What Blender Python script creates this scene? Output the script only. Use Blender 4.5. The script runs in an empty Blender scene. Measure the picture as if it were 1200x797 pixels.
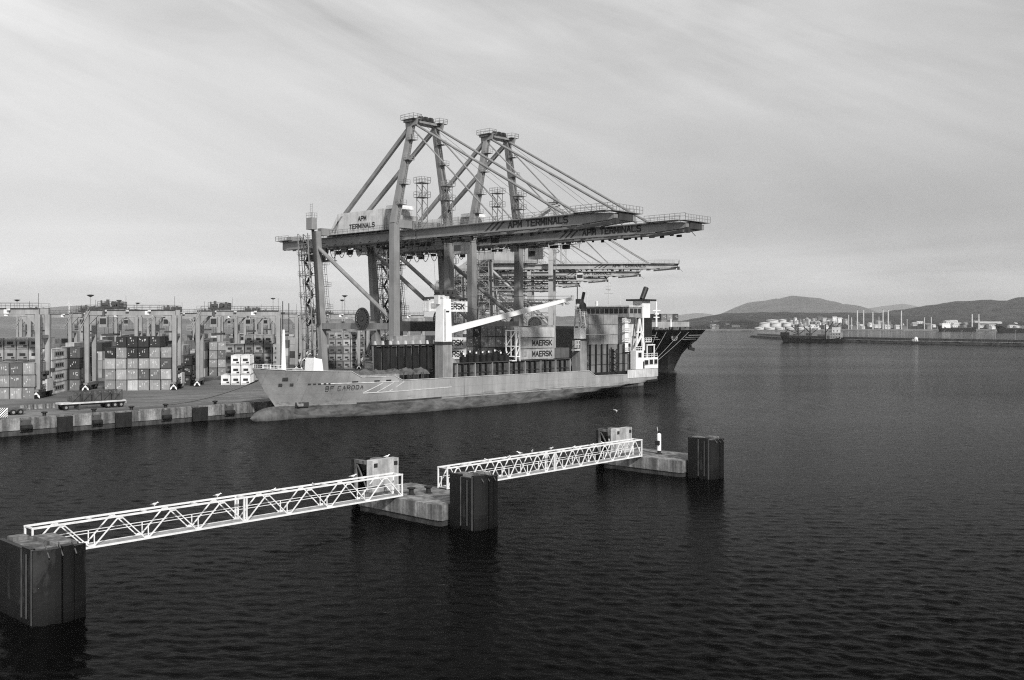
import bpy, math, random
from mathutils import Vector, Matrix
random.seed(7)
S = bpy.context.scene
COL = S.collection
R = math.radians

# ------------------------------------------------------------------ camera, sky, sun, exposure
FPX, HZ, CAMZ = 1160.0, 378.0, 19.0        # focal length in photo pixels, horizon row, eye height over water
cd = bpy.data.cameras.new("camera")
cam = bpy.data.objects.new("camera", cd); COL.objects.link(cam)
cam.location = (0, 0, CAMZ); cam.rotation_euler = (R(90), 0, 0)
cd.sensor_width = 36; cd.lens = FPX / 1200 * 36
cd.shift_y = -(398.5 - HZ) / 1200
cd.clip_start = 0.5; cd.clip_end = 60000
S.camera = cam

SUN_EL, SUN_AZ = 31.0, 155.0               # azimuth clockwise from +Y (the view direction)
w = bpy.data.worlds.new("World"); S.world = w; w.use_nodes = True
nt = w.node_tree; N = nt.nodes; L = nt.links; N.clear()
def nd(t, **k):
    n = N.new(t)
    for a, b in k.items(): setattr(n, a, b)
    return n
def wmath(op, a, b=None, c=None):
    n = nd('ShaderNodeMath', operation=op)
    for i, x in enumerate((a, b, c)):
        if x is None: continue
        if isinstance(x, (int, float)): n.inputs[i].default_value = x
        else: L.new(x, n.inputs[i])
    return n.outputs[0]
sky = nd('ShaderNodeTexSky', sky_type='NISHITA'); sky.sun_disc = False
sky.sun_elevation = R(SUN_EL); sky.sun_rotation = R(SUN_AZ)
bw = nd('ShaderNodeRGBToBW'); L.new(sky.outputs[0], bw.inputs[0])
tc = nd('ShaderNodeTexCoord'); sep = nd('ShaderNodeSeparateXYZ'); L.new(tc.outputs['Generated'], sep.inputs[0])
az_ = wmath('ARCTAN2', sep.outputs[0], sep.outputs[1]); el_ = wmath('ARCSINE', sep.outputs[2])
cb = nd('ShaderNodeCombineXYZ'); L.new(az_, cb.inputs[0]); L.new(el_, cb.inputs[1])
def cloud(rot, sc, det, dist, off, rough=.55):
    r_ = nd('ShaderNodeMapping'); r_.inputs['Rotation'].default_value = (0, 0, R(rot)); L.new(cb.outputs[0], r_.inputs[0])
    m = nd('ShaderNodeMapping'); m.inputs['Scale'].default_value = sc; m.inputs['Location'].default_value = off
    L.new(r_.outputs[0], m.inputs[0])
    n = nd('ShaderNodeTexNoise'); n.inputs['Scale'].default_value = 1; n.inputs['Detail'].default_value = det
    n.inputs['Roughness'].default_value = rough; n.inputs['Distortion'].default_value = dist
    L.new(m.outputs[0], n.inputs['Vector']); return n.outputs['Fac']
def wramp(f, a, b, lo, hi):
    x = nd('ShaderNodeMapRange'); x.interpolation_type = 'SMOOTHSTEP'
    for i, q in enumerate((a, b, lo, hi)): x.inputs[i + 1].default_value = q
    L.new(f, x.inputs[0]); return x.outputs[0]
wisp = cloud(24, (1.5, 8.5, 1), 8, 1.3, (3.1, 1.7, 0), .55)        # high streaks of ice cloud, slanting
soft = cloud(12, (1.7, 5.5, 1), 5, .7, (5.3, 8.2, 0))
band = cloud(-2, (1.3, 34, 1), 4, .3, (1.4, 2.2, 0))            # flat layers low down
puff = cloud(0, (7, 26, 1), 6, .5, (9.4, 4.2, 0))
hi_ = wramp(el_, .10, .30, 0, 1); lo_ = wramp(el_, .01, .13, 1, 0)
lum = wmath('ADD', 7.1, wmath('MULTIPLY', wmath('MULTIPLY', wmath('SUBTRACT', wisp, .5), 7.2), hi_))
lum = wmath('ADD', lum, wmath('MULTIPLY', wmath('SUBTRACT', soft, .5), 6.0))
lum = wmath('ADD', lum, wmath('MULTIPLY', wmath('MULTIPLY', wmath('SUBTRACT', band, .5), 6.5), lo_))
lum = wmath('ADD', lum, wmath('MULTIPLY', wmath('MULTIPLY', wmath('SUBTRACT', puff, .5), 4.0), lo_))
lum = wmath('ADD', lum, wmath('MULTIPLY', sep.outputs[0], -4.0))
def layer(c_, w__, k_):
    q = wmath('DIVIDE', wmath('SUBTRACT', wmath('ADD', el_, wmath('MULTIPLY', wmath('SUBTRACT', puff, .5), .05)), c_), w__)
    return wmath('MULTIPLY', wmath('EXPONENT', wmath('MULTIPLY', wmath('MULTIPLY', q, q), -1.0)), k_)
lum = wmath('ADD', lum, wmath('ADD', layer(.052, .016, .95), layer(.105, .045, -1.0)))
mixv = wmath('ADD', wmath('MULTIPLY', lum, .86), wmath('MULTIPLY', wmath('MINIMUM', bw.outputs[0], 9.0), .14))
mixv = wmath('MAXIMUM', mixv, 1.0)
bg = nd('ShaderNodeBackground'); L.new(mixv, bg.inputs[0]); bg.inputs[1].default_value = 0.1
wo = nd('ShaderNodeOutputWorld'); L.new(bg.outputs[0], wo.inputs[0])

sl = bpy.data.lights.new("sun", 'SUN'); sl.energy = 4.4; sl.angle = R(3.0); sl.color = (1, .99, .97)
sun = bpy.data.objects.new("sun", sl); COL.objects.link(sun)
az, el = R(SUN_AZ), R(SUN_EL)
sd = Vector((math.sin(az) * math.cos(el), math.cos(az) * math.cos(el), math.sin(el)))
sun.rotation_euler = sd.to_track_quat('Z', 'Y').to_euler()
S.view_settings.view_transform = 'Standard'; S.view_settings.look = 'None'
S.view_settings.exposure = 0.0; S.view_settings.gamma = 1.0; S.view_settings.use_curve_mapping = False
S.cycles.use_denoising = False; S.cycles.use_adaptive_sampling = False; S.cycles.filter_width = 1.15
S.cycles.max_bounces = 5; S.cycles.diffuse_bounces = 2; S.cycles.glossy_bounces = 3
S.cycles.volume_bounces = 0; S.cycles.volume_max_steps = 64

# ------------------------------------------------------------------ frames
TH = R(43.0)
U = Vector((math.sin(TH), math.cos(TH), 0)); V = Vector((-math.cos(TH), math.sin(TH), 0))
QR = -TH                                     # rotation of the quay frame: local y = U, local x = -V
def uv(u, v, z=0.0): p = U * u + V * v; return Vector((p.x, p.y, z))
def at(px, py, Y): return Vector(((px - 600) / FPX * Y, Y, CAMZ - (py - HZ) / FPX * Y))
def u_on(px, v):                             # where the sight line through column px crosses the line v = const
    k = (px - 600) / FPX
    Y = v / (V.x * k + V.y); return U.x * k * Y + U.y * Y
QZ = 2.7                                     # quay level

# ------------------------------------------------------------------ materials (all neutral greys)
MATS = {}
def M(name, v, rough=.65, var=.3, scale=.6, streak=0.0, bump=0.0, metal=0.0, objcol=False, spec=.3, fine=0.0, world=False):
    m = bpy.data.materials.new(name); m.use_nodes = True
    t = m.node_tree; n = t.nodes; l = t.links
    b = n['Principled BSDF']; b.inputs['Roughness'].default_value = rough; b.inputs['Metallic'].default_value = metal
    b.inputs['Specular IOR Level'].default_value = spec
    tcn = n.new('ShaderNodeTexCoord')
    src = tcn.outputs['Object']
    if world: src = n.new('ShaderNodeNewGeometry').outputs['Position']
    def noise(sc, det, s=(1, 1, 1)):
        mp = n.new('ShaderNodeMapping'); mp.inputs['Scale'].default_value = s; l.new(src, mp.inputs[0])
        if objcol:
            oi = n.new('ShaderNodeObjectInfo'); vm = n.new('ShaderNodeVectorMath'); vm.operation = 'SCALE'
            cx = n.new('ShaderNodeCombineXYZ')
            for i in range(3): l.new(oi.outputs['Random'], cx.inputs[i])
            l.new(cx.outputs[0], vm.inputs[0]); vm.inputs['Scale'].default_value = 60; l.new(vm.outputs[0], mp.inputs['Location'])
        x = n.new('ShaderNodeTexNoise'); x.inputs['Scale'].default_value = sc; x.inputs['Detail'].default_value = det
        x.inputs['Roughness'].default_value = .62
        l.new(mp.outputs[0], x.inputs['Vector']); return x.outputs['Fac']
    def mr(f, lo, hi, a=.33, c=.67):
        x = n.new('ShaderNodeMapRange'); x.inputs[1].default_value = a; x.inputs[2].default_value = c
        x.inputs[3].default_value = lo; x.inputs[4].default_value = hi; l.new(f, x.inputs[0]); return x.outputs[0]
    def mul(a, c):
        x = n.new('ShaderNodeMath'); x.operation = 'MULTIPLY'
        for i, y in enumerate((a, c)):
            if isinstance(y, (int, float)): x.inputs[i].default_value = y
            else: l.new(y, x.inputs[i])
        return x.outputs[0]
    base = noise(scale, 5)
    f = mr(base, 1 - var, 1 + var * .5)
    if streak: f = mul(f, mr(noise(1.3, 4, (1, 1, .07)), 1 - streak, 1 + streak * .25, .38, .66))
    if fine: f = mul(f, mr(noise(scale * 9, 3), 1 - fine, 1 + fine))
    if objcol:
        oi = n.new('ShaderNodeObjectInfo'); bwn = n.new('ShaderNodeRGBToBW'); l.new(oi.outputs['Color'], bwn.inputs[0])
        f = mul(f, bwn.outputs[0])
    else: f = mul(f, v)
    l.new(f, b.inputs['Base Color'])
    if bump:
        bp = n.new('ShaderNodeBump'); bp.inputs['Strength'].default_value = bump; bp.inputs['Distance'].default_value = .05
        l.new(noise(scale * 8, 4), bp.inputs['Height']); l.new(bp.outputs[0], b.inputs['Normal'])
    MATS[name] = m; return m
crane_paint = M('crane_paint', .24, .5, .2, .25, .14)
crane_dark = M('crane_dark_paint', .05, .55, .3, .4, .2)
crane_pale = M('crane_pale_paint', .36, .5, .22, .25, .12)
white_paint = M('white_paint', .82, .45, .08, .5, .08)
bridge_paint = M('bridge_paint', .78, .5, .14, 1.2, .12, fine=.08)
white_dirty = M('white_weathered_paint', .62, .5, .2, .6, .25)
grey_paint = M('grey_paint', .3, .5, .25, .5, .3)
black_paint = M('black_paint', .022, .5, .4, .4, .3)
rubber = M('rubber', .018, .75, .5, .8, .5, .4)
steel = M('steel', .075, .5, .3, 1)
rope_mat = M('rope_fibre', .10, .9, .2, 3)
rope_pale = M('pale_rope_fibre', .3, .9, .2, 3)
concrete = M('concrete', .24, .9, .42, .35, .6, .5, fine=.25)
concrete_sunlit = M('sunlit_side_concrete' if False else 'sunlit_tone_concrete', .52, .9, .3, .5, .4, .4, fine=.1)  # lighter concrete copy: sunlit brightness of the back walls put into the colour
concrete_wet = M('wet_concrete', .07, .6, .5, .6, .5, .5)
glass = M('dark_glass', .02, .08, .1, 1, spec=.6)
cont = M('container_paint', 1, .55, .22, .45, .18, objcol=True)
ink = M('lettering_ink', .022, .6, .2, 2)
tarp = M('tarpaulin', .10, .85, .4, .8, 0, .6)
rust = M('rusty_steel', .09, .8, .6, .7, .4, .3)
silo_white = M('tank_white', .52, .6, .15, .02)
shed_mat = M('shed_wall', 1, .7, .2, .03, objcol=True)
hill_near = M('scrub_hillside', .03, .95, .75, .011, fine=.8, world=True)
hill_far = M('bare_hillside', .09, .95, .3, .002, fine=.2, world=True)
rock = M('armour_rock', .035, .9, .5, .3, 0, .6, fine=.4, world=True)
earth = M('dry_ground', .16, .95, .5, .01, fine=.3, world=True)

def hull_material(name, top, low, zline, dirt=.35, patch=0.0):
    m = bpy.data.materials.new(name); m.use_nodes = True
    t = m.node_tree; n = t.nodes; l = t.links; b = n['Principled BSDF']; b.inputs['Roughness'].default_value = .5
    b.inputs['Specular IOR Level'].default_value = .3
    tcn = n.new('ShaderNodeTexCoord'); sp = n.new('ShaderNodeSeparateXYZ'); l.new(tcn.outputs['Object'], sp.inputs[0])
    def noise(sc, det, s, d=0):
        mp = n.new('ShaderNodeMapping'); mp.inputs['Scale'].default_value = s; l.new(tcn.outputs['Object'], mp.inputs[0])
        x = n.new('ShaderNodeTexNoise'); x.inputs['Scale'].default_value = sc; x.inputs['Detail'].default_value = det
        x.inputs['Roughness'].default_value = .65; x.inputs['Distortion'].default_value = d
        l.new(mp.outputs[0], x.inputs['Vector']); return x.outputs['Fac']
    def mth(op, a, c, d=None):
        x = n.new('ShaderNodeMath'); x.operation = op
        for i, y in enumerate((a, c, d)):
            if y is None: continue
            if isinstance(y, (int, float)): x.inputs[i].default_value = y
            else: l.new(y, x.inputs[i])
        return x.outputs[0]
    def mr(f, a, c, lo, hi):
        x = n.new('ShaderNodeMapRange'); x.inputs[1].default_value = a; x.inputs[2].default_value = c
        x.inputs[3].default_value = lo; x.inputs[4].default_value = hi; l.new(f, x.inputs[0]); return x.outputs[0]
    zz = mth('ADD', sp.outputs[2], mth('MULTIPLY', mth('SUBTRACT', noise(.35, 5, (1, 1, .5)), .5), .3))
    k = mr(zz, zline - .06, zline + .06, 0, 1)
    scuff = mr(noise(.9, 6, (1, .22, 1.6), .4), .52, .70, 0, 1)
    band = mth('MULTIPLY', mr(sp.outputs[2], zline + .2, zline + 1.6, 1, 0), scuff)      # scrapes just over the boot top
    topc = mth('MULTIPLY', mr(noise(.25, 5, (1, .6, .5)), .3, .7, 1 - dirt * .55, 1.06), top)
    topc = mth('MULTIPLY', topc, mr(noise(1.1, 4, (.4, .35, .05)), .42, .68, 1 - dirt * .6, 1.04))
    topc = mth('MULTIPLY', topc, mth('SUBTRACT', 1.0, mth('MULTIPLY', band, .8)))
    lowc = mth('MULTIPLY', mr(noise(.8, 10, (1, .3, 1.2), .5), .36, .64, .5, 1.6), low)
    grow = mr(zz, -.1, .7, .35, 1)
    lowc = mth('MULTIPLY', lowc, grow)
    if patch: topc = mth('MULTIPLY', topc, mth('ADD', 1.0, mth('MULTIPLY', mr(noise(.8, 8, (1, 1, .45), .8), .56, .62, 0, 1), patch)))
    def seam(out_i, step, wd, off):
        fr_ = mth('FRACT', mth('DIVIDE', mth('ADD', sp.outputs[out_i], off), step), 0.0)
        return mth('SUBTRACT', 1.0, mth('MULTIPLY', mth('LESS_THAN', fr_, wd / step), .16))
    topc = mth('MULTIPLY', topc, mth('MULTIPLY', seam(1, 7.4, .12, 50), seam(2, 2.1, .09, 20.3)))
    run = mr(noise(2.2, 5, (.5, 1, .035), 0), .63, .72, 1, .5)                              # rust runs
    topc = mth('MULTIPLY', topc, run)
    bpn = n.new('ShaderNodeBump'); bpn.inputs['Strength'].default_value = .35; bpn.inputs['Distance'].default_value = .12
    l.new(noise(.55, 3, (1, 1, 1)), bpn.inputs['Height']); l.new(bpn.outputs[0], b.inputs['Normal'])
    mx = mth('ADD', mth('MULTIPLY', topc, k), mth('MULTIPLY', lowc, mth('SUBTRACT', 1.0, k)))
    l.new(mx, b.inputs['Base Color']); return m
feeder_hull = hull_material('feeder_hull_paint', .36, .10, 2.55, .34)
fender_face = hull_material('fender_facing', .014, .005, 1.1, .9, 2.2)
dark_hull = hull_material('dark_hull_paint', .018, .03, 3.0, .3)

# ground: concrete apron with worn lanes and oil marks
def ground_material():
    m = bpy.data.materials.new('apron_concrete'); m.use_nodes = True
    t = m.node_tree; n = t.nodes; l = t.links; b = n['Principled BSDF']; b.inputs['Roughness'].default_value = .85
    b.inputs['Specular IOR Level'].default_value = .2
    g = n.new('ShaderNodeNewGeometry')
    def noise(sc, det, s, rot=0):
        mp = n.new('ShaderNodeMapping'); mp.vector_type = 'TEXTURE' if False else 'POINT'
        mp.inputs['Scale'].default_value = s; mp.inputs['Rotation'].default_value = (0, 0, rot)
        l.new(g.outputs['Position'], mp.inputs[0])
        x = n.new('ShaderNodeTexNoise'); x.inputs['Scale'].default_value = sc; x.inputs['Detail'].default_value = det
        l.new(mp.outputs[0], x.inputs['Vector']); return x.outputs['Fac']
    def mr(f, a, c, lo, hi):
        x = n.new('ShaderNodeMapRange'); x.inputs[1].default_value = a; x.inputs[2].default_value = c
        x.inputs[3].default_value = lo; x.inputs[4].default_value = hi; l.new(f, x.inputs[0]); return x.outputs[0]
    def mul(a, c):
        x = n.new('ShaderNodeMath'); x.operation = 'MULTIPLY'
        for i, y in enumerate((a, c)):
            if isinstance(y, (int, float)): x.inputs[i].default_value = y
            else: l.new(y, x.inputs[i])
        return x.outputs[0]
    f = mul(mr(noise(.05, 5, (1, 1, 1)), .3, .7, .6, 1.25), .16)
    f = mul(f, mr(noise(.5, 3, (.06, 1, 1), TH - R(90)), .35, .65, .72, 1.15))   # wheel lanes along the quay
    f = mul(f, mr(noise(1.2, 4, (1, 1, 1)), .3, .7, .85, 1.1))
    l.new(f, b.inputs['Base Color']); return m
apron_mat = ground_material()

def water_material():
    m = bpy.data.materials.new('harbour_water'); m.use_nodes = True
    t = m.node_tree; n = t.nodes; l = t.links; n.clear()
    out = n.new('ShaderNodeOutputMaterial'); g = n.new('ShaderNodeNewGeometry')
    def noise(sc, det, s, rot, ro=.6, dist=0):
        mp = n.new('ShaderNodeMapping'); mp.inputs['Scale'].default_value = s; mp.inputs['Rotation'].default_value = (0, 0, R(rot))
        l.new(g.outputs['Position'], mp.inputs[0])
        x = n.new('ShaderNodeTexNoise'); x.inputs['Scale'].default_value = sc; x.inputs['Detail'].default_value = det
        x.inputs['Roughness'].default_value = ro; x.inputs['Distortion'].default_value = dist
        l.new(mp.outputs[0], x.inputs['Vector']); return x.outputs['Fac']
    def mth(op, a, c):
        x = n.new('ShaderNodeMath'); x.operation = op
        for i, y in enumerate((a, c)):
            if isinstance(y, (int, float)): x.inputs[i].default_value = y
            else: l.new(y, x.inputs[i])
        return x.outputs[0]
    sy = n.new('ShaderNodeSeparateXYZ'); l.new(g.outputs['Position'], sy.inputs[0])
    fz = n.new('ShaderNodeMapRange'); fz.interpolation_type = 'SMOOTHSTEP'
    for i_, q_ in enumerate((110, 300, .12, 1)): fz.inputs[i_ + 1].default_value = q_
    l.new(sy.outputs[1], fz.inputs[0])
    h = mth('MULTIPLY', noise(1.0, 4, (.5, 1, 1), 14, .66, .5), fz.outputs[0])
    h = mth('ADD', h, mth('MULTIPLY', noise(3.1, 3, (.5, 1, 1), -10, .65, .4), .34))
    h = mth('ADD', h, mth('MULTIPLY', noise(.12, 2, (.6, 1, 1), 24), .5))
    gust = n.new('ShaderNodeMapRange'); gust.inputs[1].default_value = .35; gust.inputs[2].default_value = .65
    gust.inputs[3].default_value = .62; gust.inputs[4].default_value = 1.15
    l.new(noise(.011, 3, (.35, 1, 1), 5), gust.inputs[0])
    bp = n.new('ShaderNodeBump'); bp.inputs['Distance'].default_value = .15
    l.new(gust.outputs[0], bp.inputs['Strength']); l.new(h, bp.inputs['Height'])
    fr = n.new('ShaderNodeFresnel'); fr.inputs['IOR'].default_value = 1.075; l.new(bp.outputs[0], fr.inputs['Normal'])
    gl = n.new('ShaderNodeBsdfGlossy'); gl.inputs['Color'].default_value = (.60, .60, .60, 1); gl.inputs['Roughness'].default_value = .08
    l.new(bp.outputs[0], gl.inputs['Normal'])
    cm = mth('MULTIPLY', fr.outputs[0], .60); l.new(cm, gl.inputs['Color'])
    df = n.new('ShaderNodeBsdfDiffuse'); df.inputs['Color'].default_value = (.002, .002, .002, 1)
    mx = n.new('ShaderNodeAddShader'); l.new(df.outputs[0], mx.inputs[0]); l.new(gl.outputs[0], mx.inputs[1])
    l.new(mx.outputs[0], out.inputs[0]); return m
water_mat = water_material()

# ------------------------------------------------------------------ mesh building
class MB:
    def __init__(s): s.v = []; s.f = []
    def add(s, vs, fs):
        o = len(s.v); s.v += [tuple(p) for p in vs]; s.f += [tuple(i + o for i in f) for f in fs]; return s
    def box(s, c, d, rz=0.0):
        c = Vector(c); hx, hy, hz = d[0] / 2, d[1] / 2, d[2] / 2; m = Matrix.Rotation(rz, 3, 'Z')
        vs = [c + m @ Vector((x * hx, y * hy, z * hz)) for z in (-1, 1) for y in (-1, 1) for x in (-1, 1)]
        return s.add(vs, [(0, 2, 3, 1), (4, 5, 7, 6), (0, 1, 5, 4), (2, 6, 7, 3), (0, 4, 6, 2), (1, 3, 7, 5)])
    def bb(s, x0, x1, y0, y1, z0, z1): return s.box(((x0 + x1) / 2, (y0 + y1) / 2, (z0 + z1) / 2), (abs(x1 - x0), abs(y1 - y0), abs(z1 - z0)))
    def bar(s, a, b, w, h, w2=None, h2=None, up=(0, 0, 1)):
        a = Vector(a); b = Vector(b); d = (b - a).normalized(); up = Vector(up)
        if abs(d.dot(up)) > .95: up = Vector((1, 0, 0)) if abs(d.x) < .9 else Vector((0, 1, 0))
        sx = d.cross(up).normalized(); sz = sx.cross(d).normalized()
        w2 = w if w2 is None else w2; h2 = h if h2 is None else h2
        vs = [p + sx * (i * ww / 2) + sz * (j * hh / 2) for p, ww, hh in ((a, w, h), (b, w2, h2)) for i, j in ((-1, -1), (1, -1), (1, 1), (-1, 1))]
        return s.add(vs, [(0, 3, 2, 1), (4, 5, 6, 7), (0, 1, 5, 4), (1, 2, 6, 5), (2, 3, 7, 6), (3, 0, 4, 7)])
    def tube(s, a, b, r, n=8, r2=None):
        a = Vector(a); b = Vector(b); d = (b - a).normalized(); up = Vector((0, 0, 1)) if abs(d.z) < .95 else Vector((1, 0, 0))
        sx = d.cross(up).normalized(); sz = sx.cross(d); r2 = r if r2 is None else r2
        vs = []
        for p, rr in ((a, r), (b, r2)):
            for i in range(n):
                t = 2 * math.pi * i / n; vs.append(p + sx * (rr * math.cos(t)) + sz * (rr * math.sin(t)))
        fs = [(i, (i + 1) % n, n + (i + 1) % n, n + i) for i in range(n)] + [tuple(range(n))[::-1], tuple(range(n, 2 * n))]
        return s.add(vs, fs)
    def path(s, pts, r, n=6):
        for a, b in zip(pts, pts[1:]): s.tube(a, b, r, n)
        return s
    def prism(s, poly, axis, a, b):            # polygon extruded along an axis: axis 'x' poly=(y,z), 'y' poly=(x,z), 'z' poly=(x,y)
        n = len(poly)
        def P(p, t): return {'x': (t, p[0], p[1]), 'y': (p[0], t, p[1]), 'z': (p[0], p[1], t)}[axis]
        vs = [P(p, a) for p in poly] + [P(p, b) for p in poly]
        return s.add(vs, [tuple(range(n)), tuple(range(n, 2 * n))[::-1]] + [(i, n + i, n + (i + 1) % n, (i + 1) % n) for i in range(n)])
    def lathe(s, prof, c, n=14):
        vs = []; 
        for r, z in prof:
            for i in range(n):
                t = 2 * math.pi * i / n; vs.append((c[0] + r * math.cos(t), c[1] + r * math.sin(t), c[2] + z))
        k = len(prof)
        fs = [(j * n + i, j * n + (i + 1) % n, (j + 1) * n + (i + 1) % n, (j + 1) * n + i) for j in range(k - 1) for i in range(n)]
        fs += [tuple(range(n))[::-1], tuple(range((k - 1) * n, k * n))]
        return s.add(vs, fs)
    def rail(s, pts, h=1.1, step=2.0, r=.04):   # hand rail with posts and a mid rail
        for a, b in zip(pts, pts[1:]):
            a = Vector(a); b = Vector(b); n = max(1, int((b - a).length / step))
            for q in (h, h * .5): s.bar(a + Vector((0, 0, q)), b + Vector((0, 0, q)), r * 2, r * 2)
            for i in range(n + 1):
                p = a.lerp(b, i / n); s.bar(p, p + Vector((0, 0, h)), r * 2, r * 2)
        return s
    def mesh(s, name, mat, smooth=False):
        m = bpy.data.meshes.new(name); m.from_pydata(s.v, [], s.f); m.materials.append(mat)
        import bmesh
        b = bmesh.new(); b.from_mesh(m); bmesh.ops.recalc_face_normals(b, faces=b.faces); b.to_mesh(m); b.free()
        if smooth: m.polygons.foreach_set('use_smooth', [True] * len(m.polygons))
        m.update(); return m
    def build(s, name, mat, parent=None, smooth=False): return link(name, s.mesh(name, mat, smooth), parent)
FINE = {'leg_ladder', 'service_gear', 'stair_shaft', 'catwalk_truss', 'chain', 'cable_brackets', 'girder_ties', 'festoon_cables', 'festoon_track', 'rope_sheaves', 'mast_ladder', 'boom_hoist_ropes', 'hoist_ropes', 'stairway', 'luffing_ropes', 'deck_winch', 'twist_locks', 'apex_platform'}
def link(name, data, parent=None):
    o = bpy.data.objects.new(name, data); COL.objects.link(o)
    if parent is not None: o.parent = parent
    if name in FINE: o['kind'] = 'stuff'
    return o
def tag(o, label, cat, group=None):
    o['label'] = label; o['category'] = cat
    if group: o['group'] = group
    return o
def thing(name, label, cat, loc=(0, 0, 0), rz=0.0, group=None):
    o = bpy.data.objects.new(name, None); COL.objects.link(o); o.location = loc; o.rotation_euler = (0, 0, rz); o.empty_display_size = .5
    return tag(o, label, cat, group)
KIDS = {}
def copy_tree(o, parent=None):
    c = o.copy(); COL.objects.link(c)
    if parent is not None: c.parent = parent
    for ch in list(o.children): copy_tree(ch, c)
    return c
def place(proto, first, loc, rz, label, group=None):
    o = proto if first else copy_tree(proto)
    o.location = loc; o.rotation_euler = (0, 0, rz); o['label'] = label
    if group: o['group'] = group
    return o
def structure(name, mb, mat):
    o = mb.build(name, mat); o['kind'] = 'structure'; return o

GLYPH = {'A': [[(0, 0), (.5, 1), (1, 0)], [(.2, .36), (.8, .36)]], 'P': [[(0, 0), (0, 1), (.8, 1), (1, .86), (1, .58), (.8, .44), (0, .44)]],
 'M': [[(0, 0), (0, 1), (.5, .3), (1, 1), (1, 0)]], 'T': [[(0, 1), (1, 1)], [(.5, 1), (.5, 0)]], 'E': [[(1, 1), (0, 1), (0, 0), (1, 0)], [(0, .5), (.85, .5)]],
 'R': [[(0, 0), (0, 1), (.8, 1), (1, .86), (1, .6), (.8, .46), (0, .46)], [(.55, .46), (1, 0)]], 'I': [[(0, 0), (0, 1)]], 'N': [[(0, 0), (0, 1), (1, 0), (1, 1)]],
 'L': [[(0, 1), (0, 0), (1, 0)]], 'S': [[(1, .88), (.8, 1), (.2, 1), (0, .86), (0, .64), (.2, .52), (.8, .48), (1, .36), (1, .14), (.8, 0), (.2, 0), (0, .12)]],
 'K': [[(0, 0), (0, 1)], [(1, 1), (.08, .45)], [(.35, .6), (1, 0)]], 'B': [[(0, 0), (0, 1), (.8, 1), (.95, .86), (.95, .64), (.8, .52), (0, .52)], [(.8, .52), (1, .38), (1, .14), (.82, 0), (0, 0)]],
 'F': [[(1, 1), (0, 1), (0, 0)], [(0, .5), (.85, .5)]], 'C': [[(1, .93), (.85, 1), (.2, 1), (0, .84), (0, .16), (.2, 0), (.85, 0), (1, .07)]],
 'O': [[(.2, 0), (.8, 0), (1, .16), (1, .84), (.8, 1), (.2, 1), (0, .84), (0, .16), (.2, 0)]], 'D': [[(0, 0), (0, 1), (.75, 1), (1, .82), (1, .18), (.75, 0), (0, 0)]]}
def text_geom(s, width, height, weight):
    adv = [(.22 if ch == 'I' else .62 if ch == ' ' else 1.0) for ch in s]; gap = .42
    tot = sum(adv) + gap * (len(s) - 1); k = width / tot; t = weight * height; b = MB(); x = 0; lay = 0
    for ch, a in zip(s, adv):
        for line in GLYPH.get(ch, []):
            for (x0, y0), (x1, y1) in zip(line, line[1:]):
                p = Vector((x + (x0 * a if ch != 'I' else a / 2) * k, t / 2 + y0 * (height - t), 0)); q = Vector((x + (x1 * a if ch != 'I' else a / 2) * k, t / 2 + y1 * (height - t), 0))
                d = (q - p).normalized() * (t * .42); th = .02 + .0025 * (lay % 6); lay += 1
                b.bar(p - d + Vector((0, 0, th / 2)), q + d + Vector((0, 0, th / 2)), t, th)
        x += (a + gap) * k
    return b.mesh('lettering', ink)
TXT = {}
def text(s, width, height, loc, rot, parent, name='lettering', weight=.19):
    key = (s, width, height, weight)
    if key not in TXT: TXT[key] = text_geom(*key)
    o = link(name, TXT[key], parent); o.location = loc; o.rotation_euler = rot; return o
ON_MINUS_Y = (R(90), 0, 0)            # reads along +x on a face looking to -y
ON_PLUS_X = (R(90), 0, R(90))         # reads along +y on a face looking to +x

# ------------------------------------------------------------------ setting: water, quay, land, hills
import numpy as np
rngw = np.random.default_rng(11)
def frange(a, b, k):
    o = [a]
    while o[-1] < b: o.append(o[-1] * (1 + k))
    return o
wrows = np.array([-3000, -200, 0, 12, 22] + frange(30, 300, .0025) + frange(320, 45000, .12))
wcols = np.array([-12, -4, -1.6, -.95] + list(np.arange(-.72, .7201, .0024)) + [.95, 1.6, 4, 12])
RY, CX = np.meshgrid(wrows, wcols, indexing='ij')
WX = CX * np.maximum(np.abs(RY), 900 if False else 60) ; WX[RY <= 22] = (CX * 2500)[RY <= 22] if False else WX[RY <= 22]
WZ = np.zeros_like(WX); cell = np.maximum(np.abs(RY) * .0025, .05)
wind = R(205)
for i in range(64):
    lam = 0.42 * (2.3 / .42) ** (rngw.random() ** 1.25); th = wind + rngw.normal(0, .72); k = 2 * math.pi / lam
    amp = .0105 * lam ** .80 * (.5 + rngw.random()) * .47
    fade = np.clip((lam / cell - 3.0) / 2.0, 0, 1) * np.clip((RY - 24) / 10, 0, 1) * np.clip((.75 - np.abs(CX)) / .04, 0, 1)
    ph = k * (WX * math.sin(th) + RY * math.cos(th)) + rngw.random() * 6.28
    sn = np.sin(ph + .35 * np.sin(.21 * WX + i) + .3 * np.sin(.17 * RY + 2 * i)); WZ += fade * amp * (sn + .18 * np.cos(2 * ph))
WZ *= .78 + .6 * np.sin(.031 * WX + .6 * np.sin(.02 * RY)) * np.sin(.024 * RY + 1.3) 
nr, ncx = WX.shape
wm = bpy.data.meshes.new('water'); wm.vertices.add(nr * ncx)
wm.vertices.foreach_set('co', np.stack([WX, RY, WZ], -1).astype(np.float32).ravel())
ii = (np.arange(nr - 1)[:, None] * ncx + np.arange(ncx - 1)[None, :]).ravel()
quads = np.stack([ii, ii + 1, ii + 1 + ncx, ii + ncx], -1).astype(np.int32)
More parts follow.
